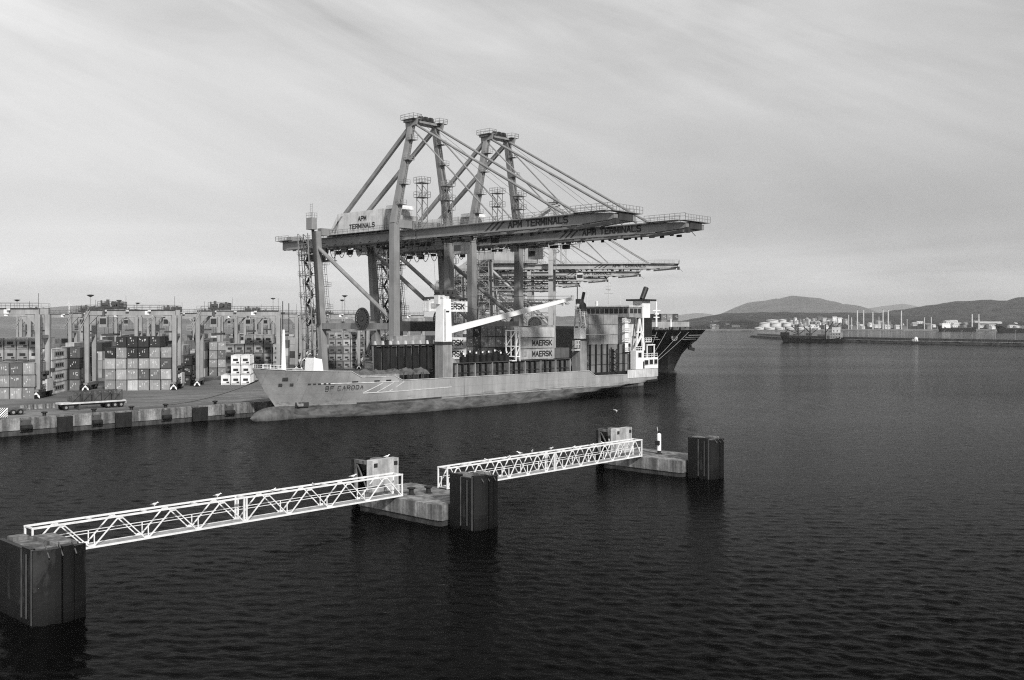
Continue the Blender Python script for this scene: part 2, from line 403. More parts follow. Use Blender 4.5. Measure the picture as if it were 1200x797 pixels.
wm.loops.add(quads.size); wm.loops.foreach_set('vertex_index', quads.ravel()); wm.polygons.add(len(quads))
wm.polygons.foreach_set('loop_start', (np.arange(len(quads)) * 4).astype(np.int32)); wm.polygons.foreach_set('loop_total', np.full(len(quads), 4, np.int32))
wm.polygons.foreach_set('use_smooth', np.ones(len(quads), bool)); wm.materials.append(water_mat); wm.update(calc_edges=True)
wob_ = link('water', wm); wob_['kind'] = 'structure'

QV = 175.0
C1 = Vector((40, 299, 0)); uc = C1.dot(U); C1 = uv(uc, QV)
start = uv(-140, QV)
land = [(start.x, start.y), (C1.x, C1.y), (33, 520), (0, 1100), (392, 2280), (392, 2420), (-4500, 2420), (-4500, start.y)]
structure('quay_ground', MB().prism(land, 'z', -3, QZ), apron_mat)
far = [(394, 2272), (600, 2300), (1000, 2280), (1700, 2310), (4200, 2250), (4200, 9000), (-9000, 9000), (-9000, 2424), (394, 2424)]
structure('far_shore', MB().prism(far, 'z', -3, 2.4), earth)

# quay front: a concrete capping wall of separate cast lengths, proud of the ground block
wall = thing('quay_wall', 'long stained concrete quay wall carrying black fenders along the apron edge', 'quay wall', uv(0, QV, 0), QR)
cap_me = None
for i in range(22):
    y0 = -10 + i * 12.0
    if y0 + 12 > uc: break
    if cap_me is None:
        cap_me = MB().bb(0.004, 1.1, .05, 11.95, .9, QZ + .06).mesh('cast_length', concrete)
        low_me = MB().bb(0.004, .9, .0, 12.0, -2, .88).mesh('wet_footing', concrete_wet)
        lip_me = MB().bb(.2, 1.0, .3, 11.7, QZ + .06, QZ + .26).mesh('kerb', concrete)
    for nm, me in (('cast_length', cap_me), ('wet_footing', low_me), ('kerb', lip_me)):
        o = link(nm, me, wall); o.location = (0, y0, 0)

for v_ in (179.0, 206.6):
    m = MB(); 
    for d_ in (-.35, .35):
        p0, p1 = uv(-60, v_ + d_, QZ + .012), uv(uc - 4, v_ + d_, QZ + .012); m.bar(p0, p1, .12, .025)
    structure('crane_rail_road_line', m, steel)
m = MB()
for v_, w__ in ((184.2, .25), (189.6, .25), (195.0, .25), (201.5, .18)):
    for q in range(60):
        if v_ in (189.6, 195.0) and q % 2: continue
        p0, p1 = uv(-40 + q * 4.6, v_, QZ + .006), uv(-40 + q * 4.6 + 4.4, v_, QZ + .006); m.bar(p0, p1, w__, .006)
structure('road_markings', m, M('worn_line_paint', .34, .8, .6, .9))
# black fenders on the wall
pf = None
for i, (x0, x1) in enumerate([(23, 36), (65, 83), (107, 118), (133, 152), (189, 199), (223.5, 241), (263, 273)]):
    ua = u_on(x0, QV - 1); ub = u_on(x1, QV - 1); wd = ub - ua; big = (x1 - x0) > 14
    lab = ['square black fender hanging on the quay wall below the striped board', 'broad black fender panel on the quay wall below the trailer front',
           'narrow black fender on the quay wall below the trailer middle', 'broad black fender panel on the quay wall below the trailer rear wheels',
           'narrow black fender on the quay wall below the mooring bollard', 'broad black fender panel on the quay wall nearest the grey ship bow',
           'small black fender on the quay wall close beside the bulbous bow'][i]
    f = thing('quay_fender', lab, 'fender', uv((ua + ub) / 2, QV - 1.1, 0), QR, 'black fenders along the quay wall')
    if big:
        MB().bb(.5, .8, -wd / 2, wd / 2, .1, 2.75).build('facing_panel', rubber, f)
        MB().bb(0, .5, -wd / 3, wd / 3, .7, 2.2).build('rubber_block', rubber, f)
    else:
        m = MB(); m.tube((.45, -wd / 2, 1.3), (.45, wd / 2, 1.3), .45, 10); m.build('rubber_roll', rubber, f)
        MB().bb(0, .12, -wd / 2, wd / 2, .6, 2.6).build('back_plate', steel, f)
    m = MB()
    for s_ in (-1, 1): m.bar((.4, s_ * wd * .4, 2.4), (.02, s_ * wd * .45, 2.95), .08, .08)
    m.build('chain', steel, f)

def bollard(loc, label, group=None, s=1.0, name='mooring_bollard'):
    b = MB(); b.lathe([(.42 * s, 0), (.42 * s, .06), (.26 * s, .1), (.24 * s, .5 * s), (.44 * s, .62 * s), (.44 * s, .74 * s), (.2 * s, .8 * s)], (0, 0, 0))
    o = b.build(name, black_paint); o.location = loc; return tag(o, label, 'bollard', group)
for i, (px, lab) in enumerate([(52, 'black bollard at the apron edge between striped board and trailer'), (110, 'black bollard at the apron edge in front of the trailer'),
                               (154, 'black bollard at the apron edge behind the trailer end'), (194, 'black bollard at the apron edge holding the bow rope'),
                               (252, 'black bollard at the apron edge nearest the ship bow')]):
    bollard(uv(u_on(px, QV + .6), QV + .6, QZ), lab, 'bollards along the quay edge', 1.2)

# striped warning board at the frame edge of the quay
p = uv(u_on(4, QV + 1.5), QV + 1.5, QZ)
sb = thing('striped_board', 'square black and white diagonally striped board standing at quay edge', 'sign', p, R(10))
MB().bb(-.7, .7, -.04, .04, .3, 1.9).build('board', white_paint, sb)
for i in range(5):
    a = -.7 + i * .35; pts = []
    poly = [(a, .3), (a + .17, .3), (min(.7, a + 1.77), 1.9), (min(.7, a + 1.60), 1.9)]
    x1 = .7
    k = (x1 - a); z_at = .3 + k; poly = [(a, .3), (min(.7, a + .18), .3), (.7, .3 + max(0, .7 - a - .18)), (.7, min(1.9, .3 + .7 - a))]
    MB().prism(poly, 'y', -.06, -.045).build('stripe', ink, sb)
for i in range(4):
    z0 = .65 + i * .35; h = 1.9 - z0
    poly = [(-.7, z0), (-.7, min(1.9, z0 + .18)), (-.7 + max(0, h - .18), 1.9), (-.7 + h, 1.9)]
    MB().prism(poly, 'y', -.062, -.047).build('stripe', ink, sb)
for s_ in (-.6, .6): MB().bb(s_ - .04, s_ + .04, .045, .12, 0, 1.8).build('post', steel, sb)

# hills as real relief
def ridge(name, Y, depth, prof, mat, rough=6, base=0.0, sub=14):
    pts = []
    for (a, ya), (b, yb) in zip(prof, prof[1:]):
        n = max(2, int((b - a) / 6))
        for i in range(n): t = i / n; pts.append((a + (b - a) * t, ya + (yb - ya) * (t * t * (3 - 2 * t) * .5 + t * .5)))
    pts.append(prof[-1]); rows = 12; vs = []; nc = len(pts)
    rnd = random.Random(sum(map(ord, name)) % 999 + 3)
    ph = [rnd.uniform(0, 6.28) for _ in range(6)]
    for j in range(rows + 1):
        t = j / rows; k = math.sin(math.pi * min(1, t / .6) / 2) if t <= .6 else math.cos(math.pi * (t - .6) / .8)
        for i, (px, py) in enumerate(pts):
            top = at(px, py, Y); x = top.x; h = max(0, top.z - base)
            wob = math.sin(i * .45 + ph[0] + j * .9) + .6 * math.sin(i * 1.1 + ph[1] - j * 1.7) + .4 * math.sin(i * 2.3 + ph[2])
            z = base + h * k + wob * rough * k * (.5 if abs(t - .6) < .05 else 1) * min(1, h / 60)
            vs.append((x + wob * rough * 1.5, Y + (t - .6) * depth, z if 0 < j < rows else base - 5))
    fs = [(j * nc + i, j * nc + i + 1, (j + 1) * nc + i + 1, (j + 1) * nc + i) for j in range(rows) for i in range(nc - 1)]
    o = structure(name, MB().add(vs, fs), mat)
    o.data.polygons.foreach_set('use_smooth', [True] * len(o.data.polygons)); return o
ridge('mountain', 12500, 3500, [(835, 372), (850, 367), (865, 360), (880, 354), (895, 352.5), (908, 350), (914, 350.5), (922, 347.5), (928, 346.5), (937, 348), (950, 349.5), (960, 352), (968, 355.5), (975, 357), (981, 356), (988, 360), (998, 365), (1010, 368), (1030, 372)], hill_far, 3)
ridge('distant_hills', 24000, 3000, [(700, 372), (760, 368), (790, 370), (815, 367), (850, 371), (900, 370), (985, 364), (1010, 362), (1040, 358), (1058, 356), (1075, 361), (1110, 368)], hill_far, 8)
ridge('coastal_ridge', 4600, 900, [(770, 380), (800, 376), (820, 372.5), (838, 369), (850, 366.8), (870, 366.5), (930, 366.2), (985, 366.6), (1000, 367), (1040, 368), (1080, 371), (1120, 376)], hill_near, 3)
ridge('shore_hill', 6200, 1600, [(1000, 376), (1020, 370), (1040, 366.5), (1060, 362.5), (1080, 359), (1100, 355.8), (1120, 353.5), (1145, 352.3), (1165, 352.6), (1182, 353), (1190, 350.5), (1202, 347.5), (1225, 345), (1270, 346), (1330, 352)], hill_near, 5)
ridge('wooded_bank', 2650, 240, [(800, 382), (822, 379), (850, 376), (870, 375), (890, 377), (905, 380), (930, 381), (1000, 381), (1040, 381), (1090, 379.5), (1140, 378), (1200, 377), (1260, 377)], hill_near, 4)
ridge('inland_hill', 15000, 2500, [(20, 372), (45, 365), (62, 360.5), (80, 358.5), (100, 358), (120, 360), (140, 364), (165, 370), (200, 374)], hill_far, 5)
ridge('inland_ridge', 9000, 1500, [(-60, 372), (0, 370), (160, 371), (300, 370), (420, 371), (520, 372), (640, 371), (740, 372)], hill_far, 5)

# ------------------------------------------------------------------ containers
def container_mesh(Lc, H=2.49, W=2.31):
    b = MB(); x, y = W / 2, Lc / 2; t = .12
    b.bb(-x + .05, x - .05, -y + .06, y - .06, .08, H - .06)
    for sx in (-1, 1):
        for sy in (-1, 1): b.bb(sx * x, sx * (x - .14), sy * y, sy * (y - .14), 0, H)
        for z in (0.02, H - t - .004): b.bb(sx * x - sx * .01, sx * (x - .12), -y + .14, y - .14, z, z + t)
        n = int(Lc / 1.02)
        for i in range(n):
            c = -y + .5 + (Lc - 1.0) * (i + .5) / n; b.bb(sx * (x - .05), sx * (x - .015), c - .25, c + .25, .16, H - .14)
    for sy in (-1, 1):
        for z in (0.02, H - t - .004): b.bb(-x + .14, x - .14, sy * y - sy * .01, sy * (y - .12), z, z + t)
    return b
def door_mesh(Lc, H=2.49, seed=0):
    b = MB(); y = -Lc / 2
    for s_ in (-1, 1):
        b.bb(s_ * .05, s_ * 1.02, y + .015, y + .058, .16, H - .16)
        for q in (.3, .8): b.bb(s_ * q - .03, s_ * q + .03, y - .03, y + .014, .1, H - .1)
    rd = random.Random(seed)
    for s_ in (-1, 1): b.bb(s_ * .16, s_ * .27, y - .012, y + .012, 1.15 + .1 * (seed % 3), 1.75)
    for q in range(3):
        x0 = rd.choice((-.95, -.55, .15, .42)); z0 = rd.uniform(.4, 2.0); b.bb(x0, x0 + rd.uniform(.12, .45), y - .005 - q * .003, y + .012, z0, z0 + rd.uniform(.1, .38))
    return b
door_print = M('door_print', .55, .6, .3, 2)
def placard(me):
    me.materials.append(door_print)
    for p in me.polygons[-30:]: p.material_index = 1
    return me
def reefer_mesh(Lc, H=2.49):
    b = MB(); y = -Lc / 2
    b.bb(-.62, .62, y + .004, y + .05, 1.0, 1.62); b.bb(-1.0, 1.0, y + .004, y + .05, .18, .3); b.bb(.2, .9, y + .004, y + .05, .45, .8)
    return b
DRY40 = container_mesh(12.19).mesh('container', cont); DRY20 = container_mesh(6.06).mesh('container', cont)
DOORS40 = [placard(door_mesh(12.19, seed=i).mesh('door', cont)) for i in range(9)]; DOORS20 = [placard(door_mesh(6.06, seed=i).mesh('door', cont)) for i in range(5)]; DOOR40 = DOORS40[0]
REEF40 = reefer_mesh(12.19).mesh('cooling_unit', ink)
def tone_word(t): return 'dark grey' if t < .11 else 'mid grey' if t < .2 else 'pale grey' if t < .55 else 'white'
def container(loc, rz, tone, label, group, kind='dry', L20=False):
    o = link('shipping_container', DRY20 if L20 else DRY40); o.location = loc; o.rotation_euler = (0, 0, rz)
    o.color = (tone, tone, tone, 1); tag(o, label.replace('TONE', tone_word(tone)), 'container', group)
    if kind == 'dry':
        d = link('door', random.choice(DOORS20 if L20 else DOORS40), o); q = tone * random.uniform(.95, 1.25); d.color = (q, q, q, 1)
    else: link('cooling_unit', REEF40, o)
    return o
ORD = ['bottom', 'second', 'third', 'fourth', 'fifth', 'top sixth', 'seventh']
ORDW = ['first', 'second', 'third', 'fourth', 'fifth', 'sixth', 'seventh', 'eighth', 'ninth', 'tenth', 'eleventh', 'twelfth', 'thirteenth', 'fourteenth', 'fifteenth', 'sixteenth']
NTH = ['first', 'second', 'third', 'fourth', 'fifth', 'sixth', 'seventh', 'eighth']

# ------------------------------------------------------------------ container yard
YR = R(10.0)
YA = Vector((-math.sin(YR), math.cos(YR), 0)); YB = Vector((math.cos(YR), math.sin(YR), 0))
YO = Vector((-101.3, 236.0, 0))
def yard(b, a, z=QZ): p = YO + YB * b + YA * a; return Vector((p.x, p.y, z))
def bcoord(px, a):                           # b of the sight line through px at depth a
    lo, hi = -200, 400
    for _ in range(60):
        m = (lo + hi) / 2; q = yard(m, a)
        if (q.x / q.y) < (px - 600) / FPX: lo = m
        else: hi = m
    return lo
T = {'d': .025, 'g': .085, 'm': .15, 'l': .27, 'w': .40}
def tone(ch): return T[ch] * random.uniform(.85, 1.18)
def stack(bl, al, cols, where, group, kind='dry', z0=QZ, skip_below=0):
    for i, col in enumerate(cols):
        for k, ch in enumerate(col):
            if k < skip_below: continue
            kd = kind if not isinstance(kind, list) else kind[i]
            dz = random.uniform(-.05, .05)
            container(yard(bl + 1.22 + i * 2.56 + dz, al + 6.1 + random.uniform(-.12, .12), z0 + k * 2.6), YR + R(random.uniform(-.35, .35)), tone(ch),
                      f'TONE container, {ORD[k]} tier of {NTH[i]} column from left, {where}', group, kd)
stack(bcoord(122.5, -.5), -.5, ['llwd', 'lwlld', 'wlldd'[:5], 'lgldd'[:5], 'lmwld', 'lwgl'], 'stack under middle gantry', 'stacked containers under the middle gantry crane')
b1 = bcoord(41.5, -25) - 4 * 2.56
stack(b1, -25, ['mll', 'llm', 'lmg', 'mll'], 'low stack at frame edge', 'stacked containers by the frame edge gantry crane')
b1b = b1 - 2 * 2.56
stack(b1b, -12, ['dgmww', 'gmgwl', 'ddmlw', 'mdglw', 'gdlww'], 'stack behind low stack', 'containers behind the low stack', 'reefer')
# white containers with dark emblem on the long side, end of that bay
for k in range(4):
    o = container(yard(b1b + 1.22 + 5 * 2.56, -12 + 6.1, QZ + k * 2.6), YR, .55, f'TONE container with dark side print, {ORD[k]} of four beyond edge gantry leg', 'white printed containers by the gantry leg')
    MB().bb(1.16, 1.175, -4.2, 4.2, .75, 1.85).build('side_print', grey_paint, o)
    for q in (-3, -1.4, .2, 1.8): MB().bb(1.176, 1.187, q, q + 1.2, .95, 1.65).build('printed_letter', ink, o)
stack(b1b + 5 * 2.56, 2, ['gdgd', 'mgdg'], 'dark stack between both gantries', 'dark containers between the gantry cranes')
# white block before the third gantry
bw3 = bcoord(258.5, 18)
stack(bw3, 18, ['w', 'www', 'www'], 'bright white group on apron', 'bright white refrigerated containers')
for o in [o for o in COL.objects if o.get('group') == 'bright white refrigerated containers']:
    t_ = random.uniform(.74, .84); o.color = (t_, t_, t_, 1); o['label'] = o['label'].replace('pale grey', 'white').replace('mid grey', 'white')
    for ch in list(o.children): bpy.data.objects.remove(ch)
    link('cooling_unit', REEF40, o)
stack(bcoord(264, 33), 33, ['gmml', 'mlll', 'mllml', 'lmlll', 'lllml', 'mlll'], 'stack behind the white group', 'refrigerated containers under the third gantry crane', 'reefer')
stack(bcoord(213.5, 18), 18, ['ddd'], 'dark stack beside the second gantry', 'dark containers beside the second gantry leg')
stack(bcoord(245, 62), 62, ['mlll', 'llml'], 'stack seen through third gantry', 'containers seen through the third gantry crane')
stack(bcoord(385, 106), 106, ['glgll', 'mlmll', 'lllwl', 'llwwl', 'gmlml'], 'stack below big crane portal', 'refrigerated containers below the crane portal', 'reefer')

# the deep yard behind: uncounted stacks, one mesh
deep = {'d': MB(), 'g': MB(), 'l': MB(), 'w': MB()}
def heap(bl, al, n, hmin, hmax, chs='dgglllw', L_=12.19):
    for i in range(n):
        for k in range(random.randint(hmin, hmax)):
            c = random.choice(chs); q = yard(bl + 1.22 + i * 2.56, al + 6.1, QZ + k * 2.6 + 1.3)
            deep[c].box(q, (2.42, L_ - .08, 2.54), YR)
for bl in (-50, -24.6, 2, 25, 49, 73):
    for al in range(16, 330, 14):
        if random.random() < .22: continue
        if bl == -24.6 and al < 14: continue
        if bl == 2 and al < 14: continue
        if bl == 25 and al < 76: continue
        if bl == 49 and al < 122: continue
        if bl == 73 and al < 40: continue
        q = yard(bl + 15, al)
        if q.dot(V) < 225: continue
        heap(bl + 2.4, al, 6, 2, 4)
for bl, al, n in ((2.6, 13, 6), (-22, 2, 4), (b1, -12, 0)): heap(bl, al + 1, n, 3, 4)
for k, v in (('d', .035), ('g', .11), ('l', .28), ('w', .45)):
    if deep[k].v:
        o = deep[k].build('container_stacks', M('deep_yard_paint_' + k, v, .6, .5, .12, .3, world=True)); o['kind'] = 'stuff'
        o['label'] = {'d': 'dark', 'g': 'mid grey', 'l': 'pale', 'w': 'white'}[k] + ' containers massed in the yard behind the gantry cranes'

# ------------------------------------------------------------------ rubber tyred gantry cranes
rtg_paint = M('gantry_paint', .31, .5, .22, .3, .2)
def make_rtg():
    r = thing('yard_gantry_crane', 'x', 'gantry crane', (0, 0, 0), 0)
    W, D, H = 20.0, 7.2, 19.4
    for y in (0, D):
        b = MB(); b.bb(-.2, W + .2, y - .5, y + .5, H - 1.35, H); b.build('top_girder', rtg_paint, r)
        for x in (0, W):
            MB().bar((x, y, 2.0), (x, y, H - 1.36), .85, .85, 1.4, 1.05).build('leg', rtg_paint, r)
        for x, s_ in ((0, 1), (W, -1)):
            MB().prism([(x + s_ * .7, H - 1.36), (x + s_ * 2.6, H - 1.36), (x + s_ * .6, H - 3.6)], 'y', y - .35, y + .35).build('corner_gusset', rtg_paint, r)
    for x in (0, W):
        MB().bb(x - .45, x + .45, -1.6, D + 1.6, 1.25, 1.98).build('sill_beam', crane_paint, r)
        MB().bb(x - .3, x + .3, .46, D - .46, H - 6.5, H - 5.8).build('side_tie', rtg_paint, r)
        for y in (-.6, D + .6):
            bo = MB().bb(x - .55, x + .55, y - 1.0, y + 1.0, .55, 1.24).build('bogie', crane_dark, r)
            for q in (-.62, .62): MB().tube((x - .3, y + q, .6), (x + .3, y + q, .6), .6, 12).build('wheel', rubber, bo)
        c = MB(); yy = -1.62
        c.prism([(x - .75, .1), (x, .85), (x + .75, .1), (x + .75, .6), (x, 1.45), (x - .75, .6)], 'y', yy - .1, yy - .02); c.build('chevron_plate', white_paint, r)
        MB().bb(x - .8, x + .8, yy, yy + .05, .05, 1.5).build('bumper_plate', black_paint, r)
    MB().bb(W + .46, W + 1.5, 1.0, 5.6, 1.5, 4.0).build('engine_housing', white_dirty, r)
    MB().bb(-1.5, -.46, 1.4, 5.2, 1.5, 3.8).build('electric_cabinet', grey_paint, r)
    rr = random.Random(31)
    for x, sg in ((0, -1), (W, 1)):
        m = MB()
        for q in range(9):
            y0 = rr.uniform(-1.2, D - .2); z0 = rr.uniform(2.0, 5.5); w_ = rr.uniform(.4, 1.1)
            m.bb(x + sg * .5, x + sg * (.5 + rr.uniform(.3, .9)), y0, y0 + w_, z0, z0 + rr.uniform(.4, 1.5))
        m.rail([(x + sg * 1.3, -1.4, 2.0), (x + sg * 1.3, D + 1.2, 2.0)], 1.1, 1.2, .05); m.bb(x + sg * .46, x + sg * 1.35, -1.5, D + 1.3, 1.86, 1.97)
        for q in range(12): m.bar((x + sg * .62, -.6, 2 + q * 1.2), (x + sg * .62, .6, 2 + q * 1.2), .07, .07)
        m.bar((x + sg * .62, -.6, 2), (x + sg * .62, -.6, H - 2), .08, .08); m.bar((x + sg * .62, .6, 2), (x + sg * .62, .6, H - 2), .08, .08); m.build('service_gear', crane_dark, r)
    m = MB(); m.bar((-1.6, -.75, H - 5.0), (.9, -.75, H - .1), .6, .14); m.bar((-1.6, -1.05, H - 3.9), (.9, -1.05, H + 1), .07, .07); m.bar((-1.6, -.45, H - 3.9), (.9, -.45, H + 1), .07, .07)
    m.bb(-2.6, -1.2, -1.2, -.3, H - 5.15, H - 5.0); m.rail([(-2.6, -1.2, H - 5), (-1.2, -1.2, H - 5)], 1.1, .7, .04); m.build('corner_stair', rtg_paint, r)
    t = MB(); t.bb(2.6, 7.4, -.9, D + .9, H + .25, H + .75); tr = t.build('trolley', crane_dark, r)
    MB().bb(3.0, 4.6, .6, 2.4, H + .76, H + 1.7).build('hoist_drum_house', steel, tr)
    m = MB(); m.rail([(2.6, -.9, H + .75), (7.4, -.9, H + .75), (7.4, D + .9, H + .75)], 1.2, .8, .05)
    for q in range(10): x_, y_ = rr.uniform(2.8, 7), rr.uniform(-.5, 6); m.bb(x_, x_ + rr.uniform(.2, .8), y_, y_ + .5, H + .75, H + rr.uniform(1.2, 2.6))
    m.build('service_gear', steel, tr)
    MB().tube((5.6, 1, H + 1.4), (5.6, 6, H + 1.4), .55, 10).build('hoist_drum', crane_dark, tr)
    MB().bb(5.3, 7.0, 3.6, 6.4, H + .76, H + 1.7).build('winch', steel, tr)
    MB().bb(3.3, 5.0, -2.6, -.95, H - 4.2, H - 1.7).build('operator_cabin', rtg_paint, r)
    MB().bb(3.45, 4.85, -2.64, -2.61, H - 3.5, H - 2.1).build('cabin_window', glass, r)
    MB().bb(3.9, 4.3, -1.9, -1.2, H - 1.69, H + .24).build('cabin_hanger', steel, r)
    s = MB()
    s.bb(3.4, 5.8, 1.2, 6.0, H - 6.2, H - 5.9); s.bb(3.3, 5.9, -.4, 0, H - 6.3, H - 5.8); s.bb(3.3, 5.9, 7.2, 7.6, H - 6.3, H - 5.8); s.bb(4.4, 4.8, 0, 7.2, H - 6.25, H - 5.95)
    sp = s.build('spreader', crane_dark, r)
    s = MB()
    for x in (3.6, 5.6):
        for y in (1.5, 5.7): s.tube((x, y, H - 5.9), (x, y, H + .25), .03, 4)
    s.build('hoist_ropes', black_paint, sp)
    g = MB(); g.rail([(-.2, -.75, H), (W + .2, -.75, H)], 1.1, 1.8, .03); g.bb(-.2, W + .2, -.95, -.52, H - .06, H - .01); g.rail([(-.2, D + .75, H), (W + .2, D + .75, H)], 1.1, 1.8, .03)
    g.build('walkway_railing', steel, r)
    st = MB(); z = 2.0; k = 0
    while z < H - 2.6:
        a, b2 = ((.9, 1.2, z), (.9, 5.6, z + 2.6)) if k % 2 == 0 else ((.9, 5.6, z), (.9, 1.2, z + 2.6))
        st.bar(Vector(a) + Vector((-1.9, 0, 0)), Vector(b2) + Vector((-1.9, 0, 0)), .5, .1); z += 2.6; k += 1
    st.build('stairway', steel, r)
    an = MB(); an.bar((W, 0, H), (W, 0, H + 3.2), .08, .08); an.bar((8.2, 3, H + .7), (8.2, 3, H + 3.4), .06, .06); an.bar((1.2, 3, H + .2), (1.2, 3, H + 2.4), .06, .06); an.build('aerial', steel, r)
    fl = MB()
    for q in (4, 9, 14): fl.bb(q, q + .7, -1.3, -.97, H - .5, H - .1)
    fl.build('floodlight', white_dirty, r)
    MB().bb(13.2, 14.2, -.53, -.505, H - 1.2, H - .3).build('number_board', white_paint, r)
    return r
rtg = make_rtg()
rtg_at = [(bcoord(45, -23) - 20.0, -23, 'pale gantry crane cut by the frame edge over the low container stack'), (0, 0, 'pale yard gantry crane straddling the six wide stack, middle of three'),
          (bcoord(232, 13), 13, 'pale yard gantry crane next to the grey ship bow, over white containers'),
          (bcoord(352, 100), 100, 'yard gantry crane beyond the big crane portal, behind the bow mast'),
          (-24.8, 84, 'far yard gantry crane seen behind the frame edge gantry'), (1.5, 78, 'far yard gantry crane seen through the middle gantry legs'),
          (25, 96, 'far yard gantry crane seen through the gantry beside the bow'), (-24.8, 150, 'distant yard gantry crane, second behind the frame edge gantry'),
          (1.5, 168, 'distant yard gantry crane, second behind the middle gantry'), (25, 178, 'distant yard gantry crane, second behind the gantry beside the bow'),
          (49, 190, 'distant yard gantry crane behind the big crane portal'), (-50, 60, 'far yard gantry crane at the frame edge behind pale stacks'),
          (25.5, 250, 'distant yard gantry crane, third behind the gantry beside the bow'), (-24.8, 215, 'distant yard gantry crane, third behind the frame edge gantry'),
          (-50, 120, 'distant yard gantry crane, second at the frame edge behind pale stacks'), (49.5, 250, 'distant yard gantry crane, second behind the big crane portal'),
          (73, 150, 'yard gantry crane seen between the legs of the lifting crane'), (73, 230, 'distant yard gantry crane seen between the legs of the lifting crane'),
          (1.5, 262, 'faintest yard gantry crane, deepest in the yard line')]
for i, (b_, a_, lab) in enumerate(rtg_at): place(rtg, i == 0, yard(b_, a_), YR, lab, 'yard gantry cranes over the container stacks')

# floodlight masts
def light_mast(px, py, Y, label):
    z = at(px, py, Y).z; x = at(px, py, Y).x
    r = thing('floodlight_mast', label, 'light mast', (x, Y, QZ), 0, 'floodlight masts in the container yard')
    h = z - QZ
    MB().tube((0, 0, 0), (0, 0, h), .45, 8, .22).build('mast', crane_pale, r)
    MB().lathe([(.5, -.5), (1.5, .1), (1.6, .3), (.5, .5)], (0, 0, h), 12).build('lamp_ring', steel, r)
for i, (px, py, Y, lab) in enumerate([(106, 346.5, 430, 'tall floodlight mast above the middle gantry corner'), (139.5, 352.5, 560, 'floodlight mast standing over the six wide stack'),
        (161.5, 355.5, 640, 'smaller floodlight mast right beside the six wide stack one'), (404, 347, 520, 'floodlight mast above the cable reel, taller of two'),
        (401, 352, 600, 'floodlight mast above the cable reel, shorter of two'), (20, 352, 520, 'floodlight mast over the frame edge gantry'), (320, 350, 620, 'floodlight mast beyond the gantry beside the bow')]):
    light_mast(px, py, Y, lab)

# wind turbine on the inland hill
t = thing('wind_turbine', 'thin white wind turbine standing on the inland hill', 'wind turbine', (at(81, 374, 14000).x, 14000, 190))
MB().tube((0, 0, -80), (0, 0, 95), 9, 8, 6).build('tower', white_paint, t)
for a in (90, 210, 330): MB().bar((0, -8, 95), (math.cos(R(a)) * 55, -8, 95 + math.sin(R(a)) * 55), 6, 6, 3, 3).build('blade', white_paint, t)

# trailers on the apron
def trailer(u, v, label, cargo):
    t = thing('flatbed_trailer', label, 'trailer', uv(u, v, QZ), QR)
    MB().bb(-1.2, 1.2, 0, 12.4, 1.1, 1.4).build('bed', white_dirty, t)
    ch = MB()
    for x in (-.5, .5): ch.bb(x - .1, x + .1, .2, 12.2, .75, 1.09)
    ch.build('chassis', steel, t)
    for y in (9.0, 10.3, 11.5, 1.0):
        for s_ in (-1, 1):
            wl = MB(); wl.tube((s_ * .75, y, .52), (s_ * 1.2, y, .52), .52, 14); o = wl.build('wheel', rubber, t)
            MB().tube((s_ * 1.201, y, .52), (s_ * 1.215, y, .52), .26, 10).build('rim', grey_paint, o)
    MB().bb(-1.1, 1.1, 3.4, 3.7, .1, 1.05).build('landing_leg', steel, t)
    MB().bb(-1.19, 1.19, 12.41, 12.5, .7, 1.3).build('tail_board', white_dirty, t)
    return t
ut = u_on(68, 186.5)
trailer(ut, 186.5, 'low white flatbed trailer parked on the apron carrying rusty frames', True)
for k in range(5):
    fr = MB(); y0 = 2.2 + k * 1.95; 
    for x in (-1.1, 1.1):
        for y in (y0, y0 + 1.7): fr.bb(x - .07, x + .07, y - .07, y + .07, 0, 2.0)
        fr.bb(x - .06, x + .06, y0, y0 + 1.7, 1.85, 1.99); fr.bb(x - .06, x + .06, y0, y0 + 1.7, .0, .12); fr.bar((x, y0, .1), (x, y0 + 1.7, 1.9), .08, .08)
    fr.bb(-.9, .9, y0 + .1, y0 + 1.6, .05, 1.2 + .3 * (k % 2))
    o = fr.build('steel_crate', rust); q = uv(ut, 186.5, QZ + 1.4); o.location = q; o.rotation_euler = (0, 0, QR)
    tag(o, f'rusty open steel crate on the white flatbed, {NTH[k]} from its front end', 'crate', 'rusty crates on the flatbed trailer')
# tractor and its trailer at the frame edge
trk = thing('terminal_tractor', 'pale terminal tractor cut by the frame edge pulling an empty chassis', 'truck', uv(u_on(3, 184) - 2, 184, QZ), QR)
MB().bb(-1.15, .1, -1.2, .9, 1.0, 2.9).build('cab', grey_paint, trk)
MB().bb(.11, .13, -1.0, .7, 1.8, 2.7).build('side_window', glass, trk)
MB().bb(-.9, .9, -1.6, 5.6, .6, .98).build('chassis', steel, trk)
for y in (-.6, 3.4, 4.6):
    for s_ in (-1, 1): 
        wl = MB().tube((s_ * .75, y, .5), (s_ * 1.2, y, .5), .5, 14).build('wheel', rubber, trk)
        MB().tube((s_ * 1.201, y, .5), (s_ * 1.215, y, .5), .25, 10).build('rim', grey_paint, wl)
# row of low barriers behind the vehicles
for k in range(7):
    q = uv(u_on(28 + k * 7.2, 193), 193, QZ)
    o = MB().prism([(-.35, 0), (.35, 0), (.15, .3), (.12, .85), (-.12, .85), (-.15, .3)], 'y', -.75, .75).build('concrete_barrier', concrete); o.location = q; o.rotation_euler = (0, 0, QR)
    tag(o, f'low concrete barrier, {NTH[k]} from the tractor in the row behind the trailer', 'barrier', 'low barriers on the apron')

